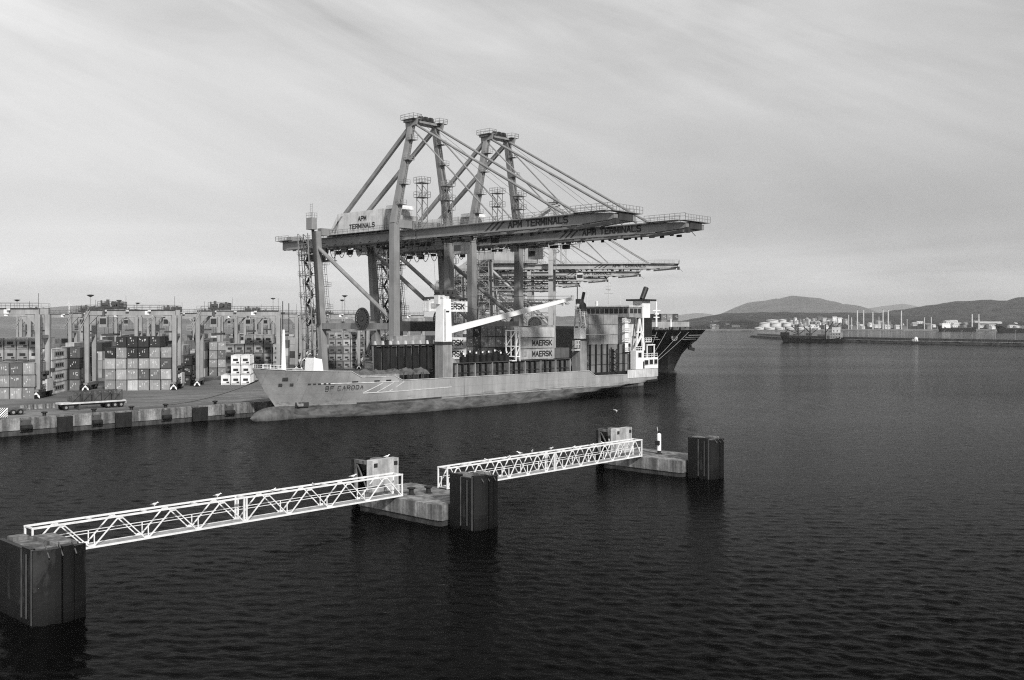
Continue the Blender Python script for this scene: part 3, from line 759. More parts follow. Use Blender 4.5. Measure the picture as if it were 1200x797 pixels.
# ------------------------------------------------------------------ ship-to-shore cranes
def make_sts(label, paint, G=17.6, gauge=27.6, reach=60.5, back=53.5, zg=36.3, dep=2.3, apex=64.0, zp=15.4, full=True, lett=(32.0, 16.6), lean=3.0):
    r = thing('container_crane', label, 'container crane', (0, 0, 0), 0, 'ship to shore container cranes')
    c = G / 2; y1, y2 = c - 3.0, c + 3.0; ztop = zg + dep
    # legs
    for y in (0, G):
        MB().bar((0, y, 2.4), (0, y, ztop + 1.0), 1.9, 1.9, 1.7, 1.7).build('waterside_leg', paint, r)
        MB().bar((-gauge, y, 2.4), (-gauge - lean, y, ztop + 1.0), 1.8, 1.8, 1.5, 1.5).build('landside_leg', paint, r)
        a = MB(); a.bar((-gauge - .1, y, zp), (-.96, y, zp), 1.0, 1.5); a.build('portal_tie', paint, r)
        MB().tube((-gauge - lean + .6, y, zg - .8), (-.9, y, zp + 1.6), .52, 10).build('diagonal_brace', paint, r)
    for x in (0, -gauge):
        MB().bb(x - .9, x + .9, -4, G + 4, 1.2, 2.39).build('sill_beam', crane_dark, r)
        MB().bb(x - .8, x + .8, .96, G - .96, zp - 1.2, zp + 1.2).build('portal_beam', crane_dark if x == 0 else paint, r)
        for y in (-2.2, 2.2, G - 2.2, G + 2.2):
            bo = MB().prism([(y - 1.9, .45), (y + 1.9, .45), (y + 1.2, 1.19), (y - 1.2, 1.19)], 'x', x - .5, x + .5).build('bogie', crane_dark, r)
            for q in (-1.3, -.45, .45, 1.3): MB().tube((x - .2, y + q, .38), (x + .2, y + q, .38), .38, 10).build('rail_wheel', steel, bo)
    for x, dy in ((0, 0), (-gauge - lean, 0)):
        MB().bb(x - .85, x + .85, .86, G - .86, ztop + .05, ztop + 1.9).build('cross_beam', paint, r)
    for y in (0, G):
        for x, xt, sg in ((0, 0, 1), (-gauge, -gauge - lean, -1)):
            m = MB(); a = Vector((x, y + 1.25, zp + 2)); b = Vector((xt, y + 1.25, ztop))
            for q in (-.4, .4): m.bar(a + Vector((q, 0, 0)), b + Vector((q, 0, 0)), .07, .07); m.bar(a + Vector((q, .6, 0)), b + Vector((q, .6, 0)), .06, .06)
            for i in range(34):
                p = a.lerp(b, i / 34); m.bar(p + Vector((-.4, 0, 0)), p + Vector((.4, 0, 0)), .06, .06)
                if i % 3 == 0: m.bar(p + Vector((-.4, .6, 0)), p + Vector((.4, .6, 0)), .08, .08); m.bar(p + Vector((.4, 0, 0)), p + Vector((.4, .6, 0)), .08, .08)
                if i % 9 == 4: m.bb(p.x - .9, p.x + .9, p.y - .1, p.y + 1.2, p.z - .06, p.z); m.rail([(p.x - .9, p.y + 1.2, p.z), (p.x + .9, p.y + 1.2, p.z)], 1.1, .6, .03)
            m.build('leg_ladder', crane_dark, r)
    for y in ((y1 - 1.2, y2 + 1.2) if full else ()):
        m = MB(); rr = random.Random(9); xx = -back + 14
        while xx < 24:
            w__ = rr.uniform(.8, 2.6); h__ = rr.uniform(.5, 1.7)
            if rr.random() < .55: m.bb(xx, xx + w__, y - .4, y + .4, zg - .6 - h__, zg - .6); 
            m.bar((xx, y, zg - .6), (xx, y, zg - .1), .1, .1); xx += w__ + rr.uniform(.3, 2.2)
        m.bb(-back + 13, 25, y - .5, y + .5, zg - .62, zg - .55); m.rail([(-back + 13, y - .5, zg - 1.7), (25, y - .5, zg - 1.7)], 1.1, 2.0, .035); m.build('service_gear', crane_dark, r)
    # trolley girders and boom
    for y in (y1, y2):
        g = MB(); g.bb(-back, 1.6, y - .65, y + .65, zg, ztop); g.bb(-back + .4, 1.4, y - .95, y + .95, zg - .12, zg - .004); g.build('trolley_girder', paint, r)
        b = MB(); b.prism([(1.9, zg), (1.9, ztop), (reach - 12, ztop), (reach - 1, ztop - .5), (reach, ztop - .7), (reach, zg + .5), (reach - 8, zg)], 'y', y - .65, y + .65)
        b.bb(2.2, reach - 8, y - .92, y + .92, zg - .12, zg - .004); b.build('boom_girder', paint, r)
    x = -back + 2
    k = 0
    tie = MB()
    while x < reach - 3:
        if not (-2.5 < x < 2.5): tie.bb(x - .3, x + .3, y1 + .66, y2 - .66, ztop - 1.0, ztop - .2)
        x += 9
    tie.build('girder_ties', paint, r)
    # rails, cable trays and small gear along both girders
    for y, s_ in ((y1, -1), (y2, 1)):
        w_ = MB(); yo = y + s_ * 1.15
        w_.bb(-back, reach - 1, yo - .45, yo + .45, ztop - .32, ztop - .26)
        w_.rail([(-back, yo + s_ * .4, ztop - .26), (-2.2, yo + s_ * .4, ztop - .26)], 1.15, 1.9, .035); w_.rail([(2.2, yo + s_ * .4, ztop - .26), (reach - 1, yo + s_ * .4, ztop - .26)], 1.15, 1.9, .035)
        w_.build('girder_walkway', crane_paint, r)
        f = MB(); rr = random.Random(4)
        xx = -back + 1
        while xx < reach - 6:
            f.bb(xx, xx + rr.uniform(.3, 1.4), y + s_ * .66, y + s_ * 1.0, zg - rr.uniform(.25, .7), zg - .13); xx += rr.uniform(1.4, 3.2)
        f.build('cable_brackets', crane_dark, r)
    if full:
        fe = MB(); x = -back + 12
        while x < -4:
            pts = [Vector((x + q * 3.4, y1 - 1.5, zg - .4 - 3.0 * math.sin(math.pi * q) ** .8)) for q in [i / 8 for i in range(9)]]
            fe.path(pts, .09, 5); x += 3.5
        fe.build('festoon_cables', black_paint, r)
        ft = MB(); ft.bb(-back + 10, -3, y1 - 1.75, y1 - 1.3, zg - .45, zg - .2)
        x = -back + 10
        while x < -3: ft.bar((x, y1 - 1.5, zg - .3), (x, y1 - .7, zg + .3), .12, .12); x += 3.5
        ft.build('festoon_track', crane_dark, r)
    # A-frame
    for y, yt in ((0, c - 3.7), (G, c + 3.7)):
        MB().bar((0, y, ztop + .98), (.4, yt, apex), 1.75, 1.75, 1.15, 1.25).build('mast', paint, r)
        MB().bar((.2, yt, apex - .6), (-33.5, y1 if y == 0 else y2, ztop + .2), .75, .95).build('back_stay', paint, r)
        yb = y1 if y == 0 else y2
        MB().tube((1.0, yt, apex - .2), (50.5 * reach / 65, yb, ztop + .3), .30, 8).build('outer_fore_stay', paint, r)
        MB().tube((.9, yt, apex - 1.6), (29.6 * reach / 65, yb, ztop + .3), .19, 8).build('inner_fore_stay', paint, r)
    hr = MB()
    for q in (-.7, .7): hr.tube((1.2, c + q * 1.8, apex + .2), (38 * reach / 65 + 3, c + q * 2.6, ztop + .4), .04, 4)
    hr.build('boom_hoist_ropes', steel, r)
    ap = MB(); ap.bb(-1.2, 1.8, c - 5.0, c + 5.0, apex, apex + .5); ap.build('apex_beam', paint, r)
    ap = MB()
    for y in (c - 4.2, c + 4.2):
        ap.bb(-1.6, 3.0, y - 1.3, y + 1.3, apex + .55, apex + .65); ap.rail([(-1.6, y - 1.3, apex + .65), (3.0, y - 1.3, apex + .65), (3.0, y + 1.3, apex + .65), (-1.6, y + 1.3, apex + .65), (-1.6, y - 1.3, apex + .65)], 1.1, 1.2, .035)
        ap.prism([(-1.0, apex - 1.2), (2.6, apex - .8), (3.0, apex + .5), (-1.2, apex + .5)], 'y', y - .25, y + .25)
    ap.build('apex_platform', paint, r)
    sh = MB()
    for y in (c - 1.6, c, c + 1.6): sh.tube((1.2, y - .35, apex + 1.1), (1.2, y + .35, apex + 1.1), .75, 14)
    sh.bb(.7, 1.7, c - 2.4, c + 2.4, apex + .5, apex + .8); sh.build('rope_sheaves', crane_dark, r)
    # platforms up the masts
    for y, yt, s_ in ((0, c - 3.7, 1), (G, c + 3.7, -1)):
        m = MB()
        for q in (.18, .38, .62, .82):
            p = Vector((0, y, ztop + 1)).lerp(Vector((.4, yt, apex)), q)
            m.bb(p.x + .5, p.x + 2.0, p.y - .9, p.y + 1.1, p.z, p.z + .12); m.rail([(p.x + 2.0, p.y - .9, p.z), (p.x + 2.0, p.y + 1.1, p.z)], 1.1, .9, .035); m.rail([(p.x + .6, p.y - .9, p.z), (p.x + 2.0, p.y - .9, p.z)], 1.1, .9, .035)
        a = Vector((1.2, y, ztop + 1)); b = Vector((1.6, yt, apex))
        for q in (-.22, .22): m.bar(a + Vector((0, q, 0)), b + Vector((0, q, 0)), .06, .06)
        for i in range(40): p = a.lerp(b, i / 40); m.bar(p + Vector((0, -.22, 0)), p + Vector((0, .22, 0)), .05, .05)
        m.build('mast_ladder', paint, r)
    # service towers on the boom hinge
    for y in (y1 - 1.0, y2 + 1.0):
        m = MB(); h0, h1 = ztop, ztop + 10.5; x0 = 4.4
        for dx in (-.9, .9):
            for dy in (-.9, .9): m.bar((x0 + dx, y + dy, h0), (x0 + dx, y + dy, h1), .14, .14)
        z = h0; k = 0
        while z < h1 - 1:
            for dx in (-.9, .9): m.bar((x0 + dx, y - .9 * (-1) ** k, z), (x0 + dx, y + .9 * (-1) ** k, z + 1.7), .08, .08)
            for dy in (-.9, .9): m.bar((x0 - .9 * (-1) ** k, y + dy, z), (x0 + .9 * (-1) ** k, y + dy, z + 1.7), .08, .08)
            z += 1.7; k += 1
        for zz in (h1 - 3.4, h1):
            m.bb(x0 - 1.4, x0 + 1.4, y - 1.4, y + 1.4, zz, zz + .1); m.rail([(x0 - 1.4, y - 1.4, zz + .1), (x0 + 1.4, y - 1.4, zz + .1), (x0 + 1.4, y + 1.4, zz + .1), (x0 - 1.4, y + 1.4, zz + .1), (x0 - 1.4, y - 1.4, zz + .1)], 1.3, .9, .035)
        m.build('latch_tower', paint, r)
    # lattice shaft round the stair, and catwalk trusses on the smaller kind
    m = MB(); sx0, sx1 = -gauge - 5.2, -gauge - .9
    for xx in (sx0, sx1):
        for yy in (-2.6, -.95): m.bar((xx, yy, zp - 6), (xx - lean * .8, yy, ztop + .5), .2, .2)
    z = zp - 6; k = 0
    while z < ztop - 1:
        f_ = -lean * .8 * (z - zp + 6) / (ztop - zp + 6)
        for yy in (-2.6, -.95):
            m.bar((sx0 + f_, yy, z), (sx1 + f_, yy, z), .12, .12); m.bar((sx0 + f_ if k % 2 else sx1 + f_, yy, z), (sx1 + f_ if k % 2 else sx0 + f_, yy, z + 2.7), .1, .1)
        if k % 2: m.bb(sx0 + f_ - .3, sx1 + f_, -2.9, -.95, z - .06, z + .06); m.rail([(sx0 + f_ - .3, -2.9, z), (sx1 + f_, -2.9, z)], 1.1, 1.0, .035)
        z += 2.7; k += 1
    m.build('stair_shaft', crane_paint, r)
    if not full:
        for lev, zz in enumerate((zp + 4.5, zp + 9.5, zp + 14.5, zp + 18.5)):
            m = MB(); x0, x1 = -gauge - back * .25 * (lev % 2), -1.0 + 7 * (lev % 2)
            for yy in (-1.4, G + 1.4):
                m.bb(x0, x1, yy - .25, yy + .25, zz, zz + .35); m.bb(x0, x1, yy - .15, yy + .15, zz + 1.5, zz + 1.7)
                xx = x0
                while xx < x1 - 2: m.bar((xx, yy, zz + .3), (xx + 1.3, yy, zz + 1.5), .12, .12); m.bar((xx + 1.3, yy, zz + 1.5), (xx + 2.6, yy, zz + .3), .12, .12); xx += 2.6
            m.build('catwalk_truss', crane_dark if lev % 2 else crane_paint, r)
        for xx in (-gauge, 0):
            for a, b in ((.9, G - .9), (G - .9, .9)): MB().bar((xx, a, zp + 1.3), (xx, b, zg - 1), .5, .5).build('cross_brace', paint, r)
    # machinery house
    hx0, hx1 = -31.5, -9.0; hy0, hy1 = c - 4.6, c + 4.6; hz0, hz1 = ztop + .25, ztop + 5.6
    MB().prism([(hx0, hz0), (hx1, hz0), (hx1, hz1), (hx0 + 4.2, hz1), (hx0 + 1.8, hz0 + 2.2)], 'y', hy0, hy1).build('machinery_house', white_dirty if full else crane_pale, r)
    MB().bb(hx1 + .02, hx1 + 3.2, hy0 + .8, hy1 - .8, hz0, hz1 - 1.6).build('electrical_room', crane_pale, r)
    m = MB(); m.bb(hx0 - .8, hx1 + 3.6, hy0 - 1.0, hy0 - .02, hz0 - .12, hz0 - .02); m.rail([(hx0 - .8, hy0 - .95, hz0), (hx1 + 3.6, hy0 - .95, hz0)], 1.1, 2, .03); m.build('house_walkway', steel, r)
    m = MB(); m.bb(hx1 - 1, hx1 + 2.6, c - 3, c + 3, hz1 + .02, hz1 + .9); m.build('roof_unit', white_paint, r)
    if full:
        text('APM', 3.1, 1.25, (-18.9, hy0 - .03, hz0 + 2.9), ON_MINUS_Y, r)
        text('TERMINALS', 9.9, 1.25, (-22.4, hy0 - .03, hz0 + 1.05), ON_MINUS_Y, r)
        for q in (0, 1.15):
            MB().prism([(-30.6 + q * 1.5, hz0 + .5), (-29.9 + q * 1.5, hz0 + .5), (-25.3 - q * 1.3, hz0 + 4.6 - q * 1.0), (-26.0 - q * 1.3, hz0 + 4.6 - q * 1.0)], 'y', hy0 - .06, hy0 - .03).build('painted_stripe', grey_paint, r)
    text('APM TERMINALS', lett[1], 1.55 if full else 1.25, (lett[0], y1 - .68, zg + .4), ON_MINUS_Y, r)
    for q in range(3): MB().prism([(lett[0] - 7.4 + q * 1.7, zg + .2), (lett[0] - 6.7 + q * 1.7, zg + .2), (lett[0] - 4.0 + q * 1.5, ztop - .2), (lett[0] - 4.6 + q * 1.5, ztop - .2)], 'y', y1 - .68, y1 - .655).build('painted_stripe', crane_dark, r)
    # boom tip gear
    m = MB(); m.bb(reach - 1.0, reach + .8, y1 - 2, y2 + 2, ztop - .3, ztop - .18); m.rail([(reach + .8, y1 - 2, ztop - .18), (reach + .8, y2 + 2, ztop - .18)], 1.3, 1.1, .04)
    m.rail([(reach - 10, y1 - 2, ztop), (reach + .8, y1 - 2, ztop)], 1.3, 1.2, .04); m.bb(reach - 10, reach - 1.0, y1 - 2.1, y1 - .66, ztop - .12, ztop - .02); m.build('tip_platform', paint, r)
    m = MB(); m.bb(reach - .8, reach + .3, y1 + .7, y2 - .7, zg + .4, ztop - .5); m.bb(reach + .0, reach + .9, y1 - 1.2, y1 - .2, zg - .6, zg + .6)
    m.bar((reach - .5, y1 - 1.2, zg - .2), (reach - 9, y1 - 1.2, zg - .9), .35, .6); m.bar((reach + .5, y1, zg + .2), (reach + 2.2, y1 - .2, zg - 1.4), .1, .1); m.build('tip_sheave_housing', crane_dark, r)
    # back end platform
    m = MB(); m.bb(-back - 1.2, -back + 5, y1 - 2.2, y2 + 2.2, ztop + .02, ztop + .12); m.rail([(-back + 5, y1 - 2.2, ztop + .1), (-back - 1.2, y1 - 2.2, ztop + .1), (-back - 1.2, y2 + 2.2, ztop + .1)], 1.2, 1.3, .04)
    m.bb(-back - .6, -back + 1.6, c - 2, c + 2, ztop + .13, ztop + 1.4); m.build('back_platform', paint, r)
    m = MB(); m.bb(-back + 8, -back + 15, y1 - .6, y2 + .6, zg - 3.4, zg - 3.2)
    for xx in (-back + 8.2, -back + 11.5, -back + 14.8):
        for yy in (y1, y2): m.bar((xx, yy, zg - .1), (xx, yy, zg - 3.3), .18, .18)
    m.rail([(-back + 8, y1 - .6, zg - 3.2), (-back + 15, y1 - .6, zg - 3.2)], 1.1, 1, .04); m.bb(-back + 9, -back + 12, c - 2, c + 2, zg - 3.1, zg - 1.7); m.build('maintenance_cradle', crane_dark, r)
    # stair and lift shaft at one landside leg
    m = MB(); z = zp; k = 0
    xs = -gauge - 1.4
    while z < ztop - 2.2:
        a = Vector((xs - 2.4 - (z / ztop) * lean, -1.2, z)); b = Vector((xs - (z / ztop) * lean, -1.2, z + 2.7))
        if k % 2: a.x, b.x = b.x, a.x
        m.bar(a, b, .7, .14); m.bar(a + Vector((0, -.35, 1)), b + Vector((0, -.35, 1)), .06, .06); m.bar(a + Vector((0, .35, 1)), b + Vector((0, .35, 1)), .06, .06)
        m.bb(b.x - .7, b.x + .7, -2.0, -.4, b.z - .05, b.z + .05); m.rail([(b.x - .7, -2.0, b.z), (b.x + .7, -2.0, b.z)], 1.1, .7, .03)
        z += 2.7; k += 1
    for dx in (-3.0, .6):
        m.bar((xs + dx, -2.1, zp), (xs + dx - lean, -2.1, ztop), .12, .12); 
    m.build('stairway', crane_dark, r)
    MB().bar((-gauge - .2, -1.25, zp + .4), (-gauge - lean, -1.25, ztop + 2), .55, .55).build('lift_mast', crane_dark, r)
    MB().bb(-gauge - lean - 1.2, -gauge - lean + 1.2, -2.4, -.8, ztop + 1.4, ztop + 4.4).build('lift_house', crane_paint, r)
    m = MB(); m.rail([(-gauge - lean - 1.2, -2.4, ztop + 4.4), (-gauge - lean + 1.2, -2.4, ztop + 4.4), (-gauge - lean + 1.2, -.8, ztop + 4.4)], 1.2, .8, .04)
    for q in (0, .9): m.bar((-gauge - lean + q, -2.0, ztop + 4.4), (-gauge - lean + q, -2.0, ztop + 8.0), .07, .07)
    for q in range(6): m.bar((-gauge - lean, -2.0, ztop + 5 + q * .55), (-gauge - lean + .9, -2.0, ztop + 5 + q * .55), .05, .05)
    m.build('top_ladder', crane_paint, r)
    # cable reel
    rx, rz_ = -9.7 if full else -6.0, zp + 1.8
    m = MB(); n = 20
    for q in range(n):
        a = 2 * math.pi * q / n; m.bar((rx + .5 * math.cos(a), -1.9, rz_ + .5 * math.sin(a)), (rx + 2.5 * math.cos(a), -1.9, rz_ + 2.5 * math.sin(a)), .12, .3)
    for q in range(28):
        a, b = 2 * math.pi * q / 28, 2 * math.pi * (q + 1) / 28
        for rr in (2.55, 1.5): m.bar((rx + rr * math.cos(a), -1.9, rz_ + rr * math.sin(a)), (rx + rr * math.cos(b), -1.9, rz_ + rr * math.sin(b)), .16, .35)
    m.tube((rx, -2.1, rz_), (rx, -.6, rz_), .5, 12); m.tube((rx, -1.62, rz_), (rx, -1.55, rz_), 2.45, 24); m.build('cable_reel', crane_dark, r)
    # trolley with cabin
    tx = 10.0 if full else 6.0
    m = MB(); m.bb(tx - 3.2, tx + 3.2, y1 - .3, y2 + .3, zg - 1.0, zg - .55); m.bb(tx - 2.6, tx + 2.6, y1 + .9, y2 - .9, zg - .55, zg + 1.5)
    for q in (-2.7, 2.7):
        for yy in (y1 + .1, y2 - .1): m.tube((tx + q, yy - .12, zg - .45), (tx + q, yy + .12, zg - .45), .32, 10)
    tr = m.build('trolley', crane_dark, r)
    MB().bb(tx + 3.6, tx + 6.2, c - 2.6, c + .1, zg - 4.2, zg - 1.5).build('operator_cabin', white_dirty, tr)
    MB().bb(tx + 3.8, tx + 6.0, c - 2.63, c - 2.605, zg - 3.6, zg - 2.2).build('cabin_window', glass, tr)
    MB().bb(tx + 4.2, tx + 5.4, c - 2.0, c - .4, zg - 1.49, zg - .8).build('cabin_hanger', crane_dark, tr)
    return r
crane = make_sts('tall pale container crane lowering a white lettered container to the grey ship', crane_paint)
crane.location = uv(151.4, 179, QZ); crane.rotation_euler = (0, 0, QR)
place(crane, False, uv(177.0, 179, QZ), QR, 'tall pale container crane standing second, its boom reaching farthest over the water')
# smaller cranes on the second berth
crane3 = make_sts('smaller container crane whose level boom ends above the black ship bow', crane_pale, G=16, gauge=22, reach=48, back=32, zg=37.0, dep=2.0, apex=62, zp=14, full=False, lett=(23.5, 12.4), lean=1)
crane3.location = (14.8, 378, QZ); crane3.rotation_euler = (0, 0, R(-6))
for (px, Y, lab) in ((620, 436, 'smaller container crane next behind the one with boom over the black ship'), (597, 492, 'smaller container crane, third along the far berth'), (578, 560, 'distant container crane, fourth along the far berth'), (562, 645, 'most distant container crane, last along the far berth')):
    place(crane3, False, ((px - 600) / FPX * Y, Y, QZ), R(-6), lab)

# spreader and the container it carries
sp = thing('container_spreader', 'dark headblock and spreader hanging on ropes from the lifting crane trolley', 'spreader', uv(158.4, 169, 24.1), QR)
s = MB(); s.bb(-.35, .35, -4.6, 4.6, .35, .85); s.bb(-1.2, 1.2, -6.1, -5.7, .25, .7); s.bb(-1.2, 1.2, 5.7, 6.1, .25, .7); s.bb(-.5, .5, -5.8, -4.6, .4, .75); s.bb(-.5, .5, 4.6, 5.8, .4, .75); s.build('spreader_frame', crane_dark, sp)
s = MB(); s.bb(-1.1, 1.1, -2.6, 2.6, 1.0, 1.6)
for y in (-2.2, -.8, .8, 2.2): s.tube((-.9, y, 2.0), (.9, y, 2.0), .55, 12)
s.bb(-.6, .6, -1.9, 1.9, .86, 1.0); s.build('headblock', crane_dark, sp)
s = MB()
for x, y in ((-.9, -2.2), (.9, -2.2), (-.9, 2.2), (.9, 2.2)): s.tube((x, y, 2.2), (x * 1.6, y * 1.2, 14.2), .035, 4)
s.build('hoist_ropes', black_paint, sp)
s = MB()
for x in (-1.1, 1.1):
    for y in (-5.9, 5.9): s.bb(x - .12, x + .12, y - .12, y + .12, 0, .5)
s.build('twist_locks', steel, sp)

SR = QR
def ship_box(u, v, z, tone_, label, group, L20=False, maersk=False, kind='dry'):
    o = container(uv(u, v, z), SR, tone_, label, group, kind, L20)
    if maersk:
        text('MAERSK', 7.0, 1.4, (1.17, -2.0, .58), ON_PLUS_X, o)
        MB().bb(1.157, 1.167, -5.6, -4.0, .7, 1.9).build('emblem_panel', grey_paint, o)
        MB().lathe([(.42, 0), (.42, .012)], (0, 0, 0), 7).build('emblem', crane_pale, o).matrix_local = Matrix.Translation((1.169, -4.8, 1.3)) @ Matrix.Rotation(R(90), 4, 'Y')
    return o
ship_box(158.4, 169, 21.5, .72, 'white container lettered in capitals hanging from the crane spreader', 'white lettered containers', maersk=True)

# ------------------------------------------------------------------ grey feeder ship
SU, SV = 105.0, 166.0
ship = thing('feeder_ship', 'grey container feeder ship with bulbous bow moored along the quay', 'ship', uv(SU, SV, 0), SR)
HB = 9.0
def lerp_tab(tab, x):
    if x <= tab[0][0]: return tab[0][1]
    for (a, ya), (b, yb) in zip(tab, tab[1:]):
        if x <= b: return ya + (yb - ya) * (x - a) / (b - a)
    return tab[-1][1]
GUN = [(0, 10.2), (6, 9.7), (17, 9.3), (19.5, 8.0), (28, 7.9), (30, 7.0), (92, 6.75), (94.5, 5.4), (108, 5.2), (125, 4.9)]
def gun(y): return lerp_tab(GUN, y)
def stem(z): return lerp_tab([(-3, 6.5), (0, 5.6), (2.6, 5.0), (6, 2.4), (10.3, -.1)], z)
def sternz(z): return lerp_tab([(-3, 104), (-.5, 107), (.6, 110), (1.6, 115), (2.4, 120), (2.9, 124.4), (12, 124.8)], z)
def hb(y, z):
    Le = lerp_tab([(-3, 34), (2.6, 30), (6, 25), (10, 21)], z); t = max(0, min(1, (y - stem(z)) / Le))
    f = math.sin(t * math.pi / 2) ** lerp_tab([(-3, 1.15), (2.6, 1.0), (6, .8), (10, .62)], z)
    run = lerp_tab([(-3, 44), (.6, 34), (2.4, 14), (3.2, 6), (12, 6)], z); e = max(0, min(1, (sternz(z) - y) / run))
    mn = lerp_tab([(-3, .02), (.6, .05), (2.2, .55), (3, .82), (12, .86)], z)
    return HB * f * (mn + (1 - mn) * math.sin(e * math.pi / 2) ** .8)
ys = [i * .8 for i in range(0, 46)] + [37, 40, 45, 52, 60, 68, 76, 84, 88, 92, 94.5, 96, 98, 100, 102, 104, 106, 108, 110, 112, 114, 116, 118, 120, 121.5, 123, 124, 124.8]
ys = sorted(set(ys + [17, 19.5, 28, 30]))
zl = [-2.5, -1, 0, .7, 1.4, 2.1, 2.7, 3.4, 4.2]
def section(y):
    g = gun(y); lv = zl + [4.2 + (g - 4.2) * q for q in (.3, .6, .85, 1)]
    return [(min(max(y, stem(z)), sternz(z)), z) for z in lv]
hm = MB(); nl = len(zl) + 4
for sgn in (1, -1):
    vs = []
    for y in ys:
        for yy, z in section(y): vs.append((sgn * hb(yy, z), yy, z))
    fs = [(i * nl + j, (i + 1) * nl + j, (i + 1) * nl + j + 1, i * nl + j + 1) for i in range(len(ys) - 1) for j in range(nl - 1)]
    hm.add(vs, fs)
# transom
sec = section(124.8); tv = [(hb(y, z), y, z) for y, z in sec] + [(-hb(y, z), y, z) for y, z in sec]
hm.add(tv, [(j, j + 1, nl + j + 1, nl + j) for j in range(nl - 1)])
import bmesh
me = bpy.data.meshes.new('hull'); me.from_pydata(hm.v, [], hm.f); me.materials.append(feeder_hull)
bm = bmesh.new(); bm.from_mesh(me); bmesh.ops.remove_doubles(bm, verts=bm.verts, dist=.004); bmesh.ops.dissolve_degenerate(bm, dist=.002, edges=bm.edges)
bmesh.ops.recalc_face_normals(bm, faces=bm.faces); bm.to_mesh(me); bm.free()
me.polygons.foreach_set('use_smooth', [True] * len(me.polygons))
hull = link('hull', me, ship)
md = hull.modifiers.new('shell', 'SOLIDIFY'); md.thickness = .12; md.offset = -1
md = hull.modifiers.new('edge', 'EDGE_SPLIT'); md.split_angle = R(38)
bl = MB(); bl_prof = []
n = 16; vs = []; rings = 12
for i in range(rings + 1):
    t = i / rings; y = -.6 + t * 13; rr = math.sin(min(1, t / .42) * math.pi / 2) ** .62 * (1 if t < .45 else 1 - .55 * ((t - .45) / .55) ** 1.5)
    for k in range(n):
        a = 2 * math.pi * k / n; vs.append((1.75 * rr * math.cos(a), y, .35 - .1 * t + 2.15 * rr * math.sin(a) + .2 * (1 - t)))
bl.add(vs, [(i * n + k, i * n + (k + 1) % n, (i + 1) * n + (k + 1) % n, (i + 1) * n + k) for i in range(rings) for k in range(n)])
bl.build('bulbous_bow', M('antifouling_paint', .11, .6, .5, .5, .3), ship, True)
# decks
dk = MB(); vs = []; dys = [.8 + i * 1.0 for i in range(32)] + [40, 60, 80, 92, 94.5, 108, 124.5]
for y in dys:
    z = gun(y) - (1.15 if y < 17 else 1.0 if y < 92 else .25); b = max(.05, hb(y, min(z, 9)) - .2)
    vs += [(-b, y, z), (b, y, z)]
dk.add(vs, [(2 * i, 2 * i + 1, 2 * i + 3, 2 * i + 2) for i in range(len(dys) - 1)]); dk.build('deck', grey_paint, ship)
# gunwale rail cap
cp = MB(); cy = [i * .8 for i in range(1, 46)] + [40, 50, 60, 70, 80, 88, 92, 94.5, 100, 108, 116, 120, 124.6]
cy = sorted(set(cy + [17, 19.5, 28, 30]))
for sgn in (1, -1):
    for a, b in zip(cy, cy[1:]):
        za, zb = gun(a), gun(b); cp.bar((sgn * hb(max(a, stem(za)), za), a, za + .04), (sgn * hb(max(b, stem(zb)), zb), b, zb + .04), .28, .1)
cp.build('gunwale_cap', white_dirty, ship)
# strakes and painted flash
flash = M('flash_paint', .52, .5, .2, 1)
def on_hull(pts, name, wd=.16, mat=white_dirty, th=.1):
    m = MB()
    for (ya, za), (yb, zb) in zip(pts, pts[1:]):
        k = max(1, int(abs(yb - ya) / 2))
        for i in range(k):
            p = [(ya + (yb - ya) * (i + q) / k, za + (zb - za) * (i + q) / k) for q in (0, 1)]
            m.bar((hb(*p[0]) + .03, p[0][0], p[0][1]), (hb(*p[1]) + .03, p[1][0], p[1][1]), th, wd)
    return m.build(name, mat, ship)
on_hull([(20.5, 4.75), (30, 4.8), (44, 4.95)], 'rubbing_strake', .18, flash)
on_hull([(11.5, 6.95), (16, 6.95), (22, 6.9), (29, 6.85)], 'bulwark_line', .16)
for q in (0, 3.0, 5.9): on_hull([(20.6 + q, 4.85), (24.8 + q * .95, 6.7)], 'painted_flash', .16, flash)
on_hull([(41, 3.0), (60, 3.0), (90, 3.05)], 'lower_strake', .18, feeder_hull, .22)
on_hull([(20, 2.75), (41, 2.8)], 'scrape_mark', .35, crane_dark, .06)
# hull openings
for (y, z, dy, dz, nm) in ((5.0, 8.2, .9, .7, 'fairlead'), (4.6, 7.0, .6, .6, 'hawse_pipe'), (6.4, 7.0, .6, .5, 'hawse_pipe'), (9.6, 3.1, 2.4, 1.5, 'anchor_recess')):
    b0, b1_ = hb(y - dy / 2, z), hb(y + dy / 2, z); m = MB(); m.bar((b0 + .02, y - dy / 2, z), (b1_ + .02, y + dy / 2, z), .16, dz); m.build(nm, black_paint, ship)
an = MB(); x = hb(9.6, 2.7) + .25; an.bar((x, 8.7, 2.75), (x + .1, 10.5, 2.75), .3, .55); an.bar((x, 9.6, 2.7), (x - .1, 9.6, 3.5), .25, .25); an.bar((x, 8.6, 2.7), (x, 8.5, 3.3), .25, .3); an.bar((x + .1, 10.6, 2.7), (x + .1, 10.7, 3.3), .25, .3); an.build('anchor', grey_paint, ship)
for y in (9.2, 10.1, 11.0, 12.0, 12.9):
    m = MB(); m.bar((hb(y, 6.95) + .03, y, 6.95), (hb(y + .5, 6.95) + .03, y + .5, 6.95), .08, .22); m.build('scupper', black_paint, ship)
for y in (17.6, 22.6, 25.6):
    m = MB(); m.bar((hb(y, 7.2) + .03, y, 7.15), (hb(y + 1.3, 7.2) + .03, y + 1.3, 7.15), .08, .25); m.build('scupper', black_paint, ship)
